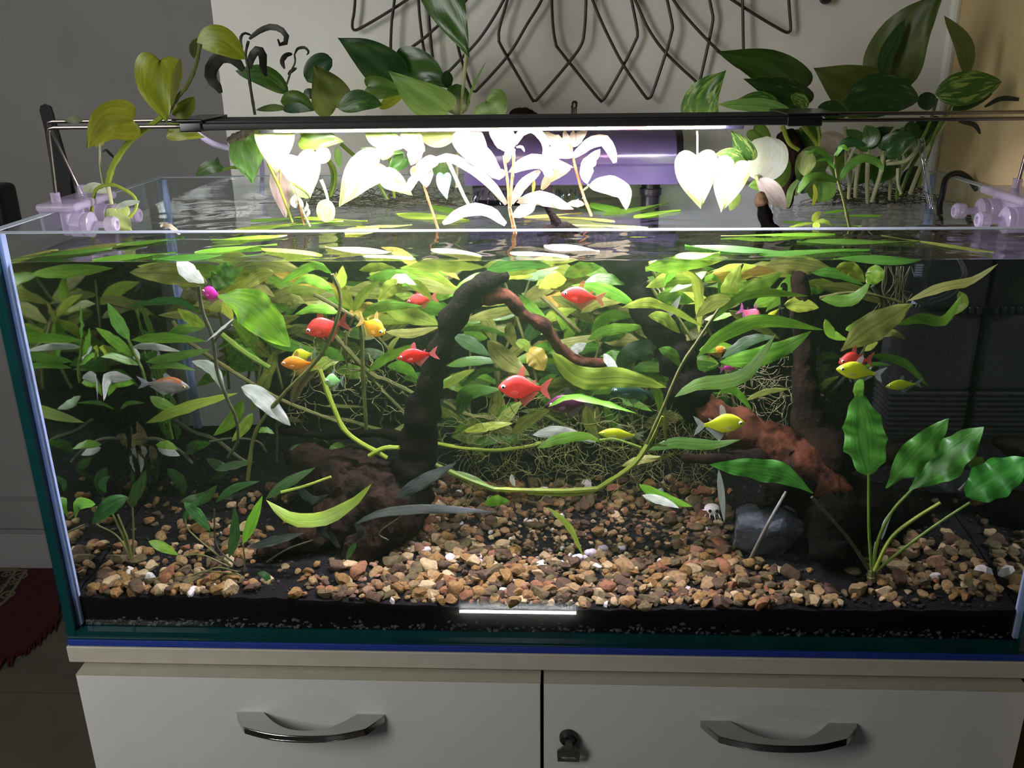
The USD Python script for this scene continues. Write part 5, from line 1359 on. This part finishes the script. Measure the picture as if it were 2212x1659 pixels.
obj('limb', wood([[(1020, 632, .125, 20), (1060, 640, .128, 17), (1095, 642, .13, 15), (1112, 660, .135, 12), (1140, 686, .14, 12), (1178, 702, .145, 14), (1196, 735, .15, 12), (1230, 770, .16, 13), (1268, 782, .165, 13), (1305, 782, .17, 10)]], seed=5, rough=.003, res=.004), 'wood_red', arch, label='thin limb with a reddish back')
obj('foot', wood([[(690, 1010, .15, 50), (740, 1030, .14, 66), (800, 1060, .13, 76), (850, 1090, .12, 70)], [(800, 1060, .13, 70), (740, 1120, .11, 52), (640, 1170, .08, 24), (565, 1195, .07, 10)], [(850, 1100, .11, 60), (800, 1170, .09, 40), (760, 1205, .075, 20)], [(640, 985, .16, 22), (690, 1000, .15, 42)]], seed=8, rough=.006), 'wood_brown', arch, label='low spreading foot of the branch')
obj('side_branch', wood([[(870, 942, .13, 12), (820, 936, .14, 9), (770, 938, .15, 9), (690, 940, .155, 8), (612, 932, .16, 7)]], seed=11, rough=.002, res=.004), 'wood_dark', arch)
right = thing('driftwood', 'reddish brown driftwood with an upright post at the right', 'driftwood', tuple(PG(1780, 1130)))
obj('limb', wood([[(1345, 575, .18, 40), (1372, 620, .175, 40), (1400, 670, .17, 34), (1435, 720, .165, 33), (1462, 780, .16, 34), (1485, 830, .15, 36), (1498, 880, .15, 36)]], seed=14), 'wood_dark', right, label='black upper limb')
obj('trunk', wood([[(1500, 862, .15, 34), (1560, 905, .14, 34), (1620, 940, .135, 42), (1690, 975, .13, 52), (1740, 1015, .12, 58), (1780, 1055, .11, 48), (1815, 1085, .105, 34), (1836, 1100, .10, 20)]], seed=17, rough=.004), 'wood_red', right, label='rust brown trunk')
obj('post', wood([[(1727, 597, .16, 17), (1731, 650, .16, 19), (1735, 720, .16, 21), (1738, 800, .155, 24), (1742, 870, .15, 28), (1748, 930, .145, 42), (1762, 990, .135, 66)]], seed=20, rough=.003), 'wood_brown', right, label='upright post')
obj('post', wood([[(1693, 618, .19, 7), (1695, 670, .19, 8), (1698, 720, .19, 8)]], seed=22, rough=.0015, res=.004), 'wood_dark', right)
obj('branch', wood([[(1790, 985, .15, 44), (1850, 985, .16, 26), (1920, 980, .165, 24), (1985, 962, .17, 18), (2010, 955, .17, 12)]], seed=24, rough=.003), 'wood_brown', right)
obj('prong', wood([[(1640, 985, .12, 26), (1590, 990, .115, 16), (1530, 992, .11, 11), (1482, 990, .11, 7)]], seed=27, rough=.002, res=.004), 'wood_brown', right)
obj('foot', wood([[(1760, 1060, .12, 60), (1820, 1100, .12, 66), (1880, 1110, .14, 60), (1960, 1100, .16, 36)], [(1720, 1040, .11, 50), (1680, 1060, .10, 28), (1645, 1080, .10, 14)], [(1800, 1110, .09, 60), (1800, 1180, .075, 44)]], seed=30, rough=.006), 'wood_dark', right, label='black hollow foot')
# stub of the arch coming out of the water
t = thing('driftwood', 'thin black driftwood tip poking out of the water at the middle', 'driftwood', tuple(PZ(1210, 500, WZ)))
obj('tip', wood([[(1169, 420, .150, 4), (1182, 446, .150, 7), (1196, 470, .150, 9), (1206, 492, .150, 12), (1200, 520, .15, 20)]], seed=33, rough=.0014, res=.003), 'wood_dark', t)
obj('shoulder', wood([[(1165, 505, .146, 6), (1190, 494, .148, 11), (1225, 494, .148, 12), (1262, 504, .146, 6)]], seed=34, rough=.0018, res=.003), 'wood_dark', t)
t = thing('driftwood', 'short broken driftwood stub standing out of the water at the right', 'driftwood', tuple(PZ(1655, 492, WZ)))
obj('stub', wood([[(1646, 440, .165, 12), (1650, 462, .165, 13), (1658, 488, .165, 14), (1668, 505, .165, 18)]], seed=36, rough=.0016, res=.003), 'wood_dark', t)
obj('tip', wood([[(1643, 426, .1655, 10), (1645, 438, .1655, 12)]], seed=37, rough=.002, res=.003), 'wood_tip', t, label='frayed tan tip')
single('bark_piece', 'rough bark piece behind the cable under the left end of the lamp', 'bark', wood([[(508, 303, .26, 14), (545, 292, .26, 20), (590, 296, .26, 18)]], seed=40, rough=.004, res=.004, detail=120.), 'bark', 35)
single('bark_piece', 'dark brown wood lump behind the pale round leaf at the right', 'wood', wood([[(1700, 300, .30, 20), (1712, 320, .30, 24), (1700, 400, .31, 12), (1700, 440, .31, 10)]], seed=41, rough=.004, res=.004), 'wood_brown', 35)
t = thing('lava_rock', 'dark brown lumps on top of the filter behind the lamp', 'rock', tuple(P(1140, 262, .345)))
obj('lump', wood([[(1120, 262, .34, 24), (1135, 258, .345, 20)]], seed=43, rough=.003, res=.004), 'wood_brown', t); obj('lump', wood([[(1150, 262, .345, 18), (1160, 260, .35, 14)]], seed=44, rough=.003, res=.004), 'wood_brown', t)
def rock(c, r, seed, cuts=14):
    s = trimesh.creation.icosphere(4, 1.0); v = s.vertices; g = np.random.default_rng(seed)
    for _ in range(cuts):
        n = g.normal(size=3); n /= np.linalg.norm(n); d = g.uniform(.5, .8); v = v-np.maximum(v@n-d, 0)[:, None]*n
    v = v*(1+.25*(meshkit.fbm(v*3+seed, 4, seed)-.5))[:, None]
    return trimesh.Trimesh(v*np.array(r)*1.25+c, s.faces, process=False)
q = PG(1650, 1215); single('dark_stone', 'grey black stone standing in the gravel left of the sword plant', 'stone', rock(q+[.0, .022, .016], (.037, .02, .030), 5), 'slate', 40)
q = PG(2010, 1090); single('dark_stone', 'flat dark stone half hidden behind the sword leaves at the right', 'stone', rock(P(2030, 1045, .19), (.03, .02, .012), 9), 'slate', 40)
single('twig', 'pale straight dead stalk leaning across the grey black stone', 'stalk', tube(resample([PG(1618, 1208)+[0, -.004, .002], P(1660, 1130, .05), P(1698, 1062, .058)], 8), [.0017, .0018, .0018, .0018, .0017, .0016, .0015, .0013], 8), 'stem_grey')
def snail(k, x, y, r):
    p = PG(x, y)+[0, 0, r*.6]
    return single('snail_shell', ['pale lilac snail shell on the gravel at the tip of the thin bright leaf', 'pale lilac snail shell right of the first shell', 'pale lilac snail shell left of the bright leaf tip', 'small white snail shell in the gravel further right'][k], 'shell',
                  cat(*[trimesh.Trimesh(trimesh.creation.icosphere(2, 1).vertices*r*(1-.13*j)*np.array([1, .8, .85])+p+np.array([.35*r*j*math.cos(j*1.3), -.1*r*j, .3*r*j*math.sin(j*1.3)]), trimesh.creation.icosphere(2, 1).faces, process=False) for j in range(4)]), 'shell', True, 'snail shells on the gravel')
for k, a in enumerate([(1278, 1202, .0056), (1304, 1192, .0050), (1250, 1212, .0052), (1345, 1190, .0038)]): snail(k, *a)
q = PG(1538, 1112)
t = thing('bone_ornament', 'small white skull-like ornament on the gravel beside the stone', 'ornament', tuple(q))
sk = trimesh.creation.icosphere(3, 1); v = sk.vertices*np.array([.0088, .0075, .0068]); v[:, 2] += np.where(v[:, 0] < 0, -v[:, 0]*.12, 0)
obj('skull', trimesh.Trimesh(v+q+[0, 0, .006], sk.faces, process=False), 'bone', t, True)
obj('snout', rbox(q[0]-.013, q[0]-.004, q[1]-.004, q[1]+.004, q[2]+.0005, q[2]+.0052, .0018), 'bone', t)
for dx in (.0035, -.0035): obj('eye_socket', trimesh.Trimesh(trimesh.creation.icosphere(2, .0019).vertices+q+[dx, -.0062, .0078], trimesh.creation.icosphere(2, 1).faces, process=False), 'eye_black', t, True)
for k in range(5): obj('leg', tube(resample([q+[-.010+k*.004, -.003, .004], q+[-.014+k*.005, -.009, .004], q+[-.016+k*.006, -.011, -.0005]], 6), .0006, 6), 'bone', t)

# ------------------------------------------------------------------ black filter block under water at the right, tubes and cables
t = thing('internal_filter', 'black sponge filter hanging under water at the right', 'filter', tuple(P(2026, 930, .20)))
a, b = P(1938, 672, .185), P(2113, 932, .185)
x0, x1 = a[0], min(b[0], IX-.003)
head = P(2000, 655, .19)[2]
obj('head', rbox(P(1984, 600, .19)[0], IX-.002, .17, .215, head, WZ-.008, .003), 'black_plastic', t)
obj('neck', rbox(x0+.030, x1-.030, .182, .208, a[2]-.002, head+.001, .003), 'black_plastic', t)
zmid = P(2026, 835, .185)[2]
obj('sponge', rbox(x0, x1, .17, .218, zmid, a[2], .006), 'black_sponge', t)
for k in range(9):
    z1 = zmid-(zmid-b[2])*k/9; z0 = zmid-(zmid-b[2])*(k+1)/9; obj('ridge', rbox(x0-.0015, x1, .169, .219, z0+.0004, z1-.0002, .0025, 8), 'black_sponge', t)
for k in range(10):
    xx = P(2070+k*17, 648, .168)[0]
    if xx < IX-.006: obj('tooth', rbox(xx-.003, xx+.003, .168, .172, head-.006, head+.002, .0014, 8), 'black_plastic', t)
la, lb = P(1981, 572, .166), P(1992, 600, .166)
lab = obj('label', box(la[0], lb[0]+.001, .1690, .1700, lb[2], la[2]), 'label_paper', t, False, label='small printed label strip')
for k in range(5):
    z = la[2]-(la[2]-lb[2])*(k+.6)/5.6; obj('print', box(la[0]+.001, lb[0]-.0006*(k % 2), .1686, .1690, z-.0004, z+.0004), 'print_ink', lab, False)
single('air_tube', 'clear air tube dipping into the water at the right rear', 'tube', tube(resample([P(1990, 300, .25), P(1998, 370, .24), P(2008, 430, .235), P(2022, 478, .22), P(2080, 575, .16), P(2076, 605, .15), P(2050, 635, .148), P(2008, 652, .148)], 60), .0032, 12), 'clear_tube')
single('cable', 'black cable arching over the right pane into the water', 'cable', tube(resample([P(2110, 410, .30), P(2092, 385, .30), P(2070, 374, .295), P(2045, 384, .29), P(2036, 420, .285), P(2030, 460, .28), P(2045, 600, .22)], 50), .0031, 10), 'cable_black')
single('cable', 'black cable loop behind the pale round leaf at the right', 'cable', tube(resample([P(1735, 365, .33), P(1705, 380, .32), P(1680, 400, .31), P(1665, 440, .31)], 24), .0025, 10), 'cable_black')

# ------------------------------------------------------------------ fish
def fish_mats(nm, c, belly, fin, clear=.5):
    plain('fish_'+nm, c, .35, belly, 26., trans=.25, bump=.15, bscale=1400., spec=.6); fin_mat('fin_'+nm, fin, clear)
fish_mats('red', (.90, .055, .045), (.88, .11, .085), (.75, .18, .15)); fish_mats('scarlet', (.78, .02, .015), (.72, .03, .02), (.7, .2, .2))
fish_mats('yellow', (.85, .44, .012), (.82, .55, .03), (.8, .6, .2)); fish_mats('orange', (.80, .27, .015), (.75, .36, .03), (.75, .4, .15))
fish_mats('lime', (.55, .74, .02), (.74, .72, .03), (.50, .62, .50), .76); fish_mats('green', (.10, .52, .10), (.35, .60, .20), (.5, .7, .6), .76)
fish_mats('pink', (.80, .09, .30), (.75, .25, .20), (.75, .25, .6)); fish_mats('magenta', (.80, .03, .45), (.7, .05, .4), (.7, .2, .5))
fish_mats('purple', (.16, .018, .085), (.11, .03, .075), (.3, .2, .3)); fish_mats('teal', (.035, .11, .085), (.05, .14, .08), (.08, .2, .16), .55)
fish_mats('silver', (.17, .16, .13), (.28, .28, .25), (.5, .55, .6), .65); plain('fish_back', (.30, .10, .03), .4, (.2, .07, .025), 60.)
def fish(nm, label, cx, cy, Y, length, height, face=-1, tilt=0., yaw=0., fins=1., slim=False):
    """length, height: of the body in pixels; face: -1 looks to the left; tilt: nose up in degrees; yaw: turned towards the front."""
    c = P(cx, cy, Y); k = depth(c)/FPX; L, H = length*k, height*k
    t = thing('tetra', label, 'fish', tuple(c))
    ca, sa = math.cos(math.radians(tilt)), math.sin(math.radians(tilt)); cyw, syw = math.cos(math.radians(yaw)), math.sin(math.radians(yaw))
    ax = np.array([face*ca*cyw, -abs(syw)*ca, sa]); ax /= np.linalg.norm(ax); sd = np.cross([0, 0, 1.], ax); sd /= np.linalg.norm(sd); up = np.cross(ax, sd)
    W = lambda x, y, z: c+ax*x+sd*y+up*z
    us = np.array([0, .015, .05, .11, .19, .28, .37, .46, .55, .64, .73, .82, .90, .96, 1.0]); h = np.interp(us, [0, .015, .06, .15, .28, .42, .55, .68, .80, .90, .96, 1], [.02, .13, .30, .58, .86, 1, .96, .74, .44, .25, .21, .20])
    top = np.interp(us, [0, .15, .4, .7, 1], [-.02, .03, .05, .02, 0]); wd = h*np.interp(us, [0, .1, .4, .8, 1], [.62, .58, .42, .30, .12])
    n = 14; g = np.arange(n)*2*np.pi/n; v, f = [], []
    for i, u in enumerate(us):
        for a in g: v.append(W(L*(.5-u), H*.5*wd[i]*math.cos(a), H*.5*(h[i]*math.sin(a))+top[i]*H))
    for i in range(len(us)-1):
        for j in range(n): f.append([i*n+j, i*n+(j+1) % n, (i+1)*n+(j+1) % n, (i+1)*n+j])
    m = trimesh.Trimesh(*meshkit.arrays((np.array(v), np.array(f)))[:2], process=False); m.fix_normals()
    body = obj('body', m, 'fish_'+nm, t, True)
    if nm == 'silver':
        v2 = [W(L*(.5-u), H*.5*wd[i]*math.cos(a)*1.03, H*.5*(h[i]*math.sin(a)*1.03)+top[i]*H) for i, u in enumerate(us) if .15 < u < .85 for a in np.linspace(.55, math.pi-.55, 9)]
        nn = len(v2)//9; idx = np.arange(nn*9).reshape(nn, 9); q4 = np.stack([idx[:-1, :-1], idx[:-1, 1:], idx[1:, 1:], idx[1:, :-1]], -1).reshape(-1, 4)
        obj('back', (np.array(v2), q4), 'fish_back', body, True, label='rusty brown back')
    def fin(name, pts2, lean=.0):
        """A thin fin with a little thickness and its fan of rays."""
        P2 = np.array(pts2, float); poly = Polygon(P2)
        m2 = trimesh.creation.extrude_polygon(poly, .5, engine='earcut'); vv = m2.vertices
        y = np.where(vv[:, 2] > .25, .0003, -.0003)
        out = np.array([W(p[0]*L, y[i]+lean*abs(p[1])*H+.006*H*math.sin(p[0]*30+p[1]*12), p[1]*H) for i, p in enumerate(vv)])
        obj(name, trimesh.Trimesh(out, m2.faces, process=False), 'fin_'+nm, t, False)
    fh = fins
    fin('tail_fin', [(-.49, .09), (-.62, .26*fh+.05), (-.76, .42*fh+.04), (-.69, .18), (-.645, .0), (-.69, -.2), (-.75, -.42*fh-.04), (-.61, -.26*fh-.05), (-.49, -.09)])
    fin('dorsal_fin', [(.06, .50), (.0, .74*fh+.05), (-.08, .86*fh+.06), (-.12, .80*fh), (-.11, .50), (-.05, .46)])
    fin('anal_fin', [(.02, -.42), (-.06, -.60*fh-.05), (-.14, -.72*fh-.06), (-.30, -.40*fh-.06), (-.46, -.16), (-.36, -.13), (-.2, -.24)])
    fin('pelvic_fin', [(.14, -.42), (.06, -.62), (.02, -.60), (.08, -.40)])
    fin('adipose_fin', [(-.30, .27), (-.37, .36), (-.39, .33), (-.36, .20)])
    for s in (-1, 1):
        e = W(L*.375, s*H*.5*.345, H*.075); r = H*.088
        ey = obj('eye', lathe([(0, .55), (.5, .5), (.85, .25), (1, 0), (1, -.8)], (0, 0, 0), (0, 0, 1), 14).apply_transform(np.block([[np.stack([ax*r, up*r, sd*s*r], 1), e[:, None]], [np.zeros((1, 3)), 1]])), 'eye_white' if nm != 'silver' else 'gold_iris', t, True)
        obj('pupil', lathe([(0, .72), (.34, .66), (.56, .5), (.56, .2)], (0, 0, 0), (0, 0, 1), 12).apply_transform(np.block([[np.stack([ax*r, up*r, sd*s*r], 1), e[:, None]], [np.zeros((1, 3)), 1]])), 'eye_black', ey, True)
    q = [(.20, -.02), (.10, .06), (.02, .02), (.04, -.08), (.14, -.10)]
    pm = trimesh.creation.extrude_polygon(Polygon(q), .5, engine='earcut'); vv = pm.vertices
    for s in (-1, 1): obj('pectoral_fin', trimesh.Trimesh(np.array([W(p[0]*L, s*(H*.215+.0006*(p[2] > .25)+.10*H*max(0, .2-p[0])), p[1]*H-.1*H) for p in vv]), pm.faces, process=False), 'fin_'+nm, t, False)
fish('red', 'red tetra in open view right of the arched driftwood, above the purple fish', 1122, 838, .09, 92, 55, -1, 2)
fish('red', 'red tetra near the surface between the two driftwoods', 1250, 639, .12, 78, 38, -1, 8)
fish('scarlet', 'scarlet slim tetra with its tail against the arched driftwood', 894, 769, .10, 72, 33, -1, -8)
fish('red', 'large red tetra behind the bent dark stem at the left', 697, 708, .13, 80, 46, -1, -14)
fish('red', 'red tetra half hidden under olive leaves left of the arch top', 905, 648, .16, 56, 28, -1, -10)
fish('yellow', 'golden yellow tetra facing right beside the large red tetra', 808, 708, .11, 56, 42, 1, -22, 20)
fish('orange', 'orange tetra behind the leaning stem at the left', 639, 785, .12, 66, 32, -1, 0)
fish('lime', 'yellow green tetra half hidden behind the orange one', 652, 768, .15, 46, 30, -1, -8)
fish('green', 'small pale green tetra below the large red tetra', 718, 823, .12, 34, 32, -1, 8, 25)
fish('silver', 'transparent silver tetra with a rusty back at the far left', 365, 833, .09, 92, 38, 1, -6, 0, .8)
fish('magenta', 'magenta tetra half hidden behind dark leaves at the upper left', 455, 634, .12, 40, 30, -1, 20)
fish('purple', 'dark purple tetra behind a long green leaf below the red fish', 1222, 873, .13, 82, 42, -1, -4)
fish('teal', 'dark teal tetra hanging under the long olive leaf', 1360, 846, .13, 82, 38, -1, 4)
fish('lime', 'yellow green tetra low in the middle above the gravel', 1332, 938, .12, 78, 26, -1, 4)
fish('scarlet', 'tiny red sliver of a tetra above a pale leaf in the middle', 1210, 932, .15, 34, 13, -1, 0)
fish('lime', 'lime yellow tetra with large pale fins in front of the rusty trunk', 1565, 916, .06, 88, 44, 1, 4, 0, 1.15)
fish('lime', 'lime yellow tetra at the right, in front of the red one', 1848, 802, .06, 84, 40, -1, 8)
fish('red', 'red tetra behind the lime yellow one at the right', 1842, 780, .085, 60, 40, -1, -4)
fish('lime', 'small lime yellow tetra in front of the black filter block', 1945, 832, .09, 62, 24, -1, -6)
fish('pink', 'pink tetra facing right above the long pointed leaf', 1624, 682, .13, 44, 34, 1, -24, 25)
fish('lime', 'yellow sliver of a tetra beside the upright post', 1668, 682, .15, 40, 18, -1, -50)
fish('orange', 'small orange tetra behind the leaves left of the upright post', 1552, 758, .16, 36, 20, 1, 20)
fish('magenta', 'small magenta tetra low behind the long leaf near the post', 1578, 791, .16, 34, 18, 1, 20)
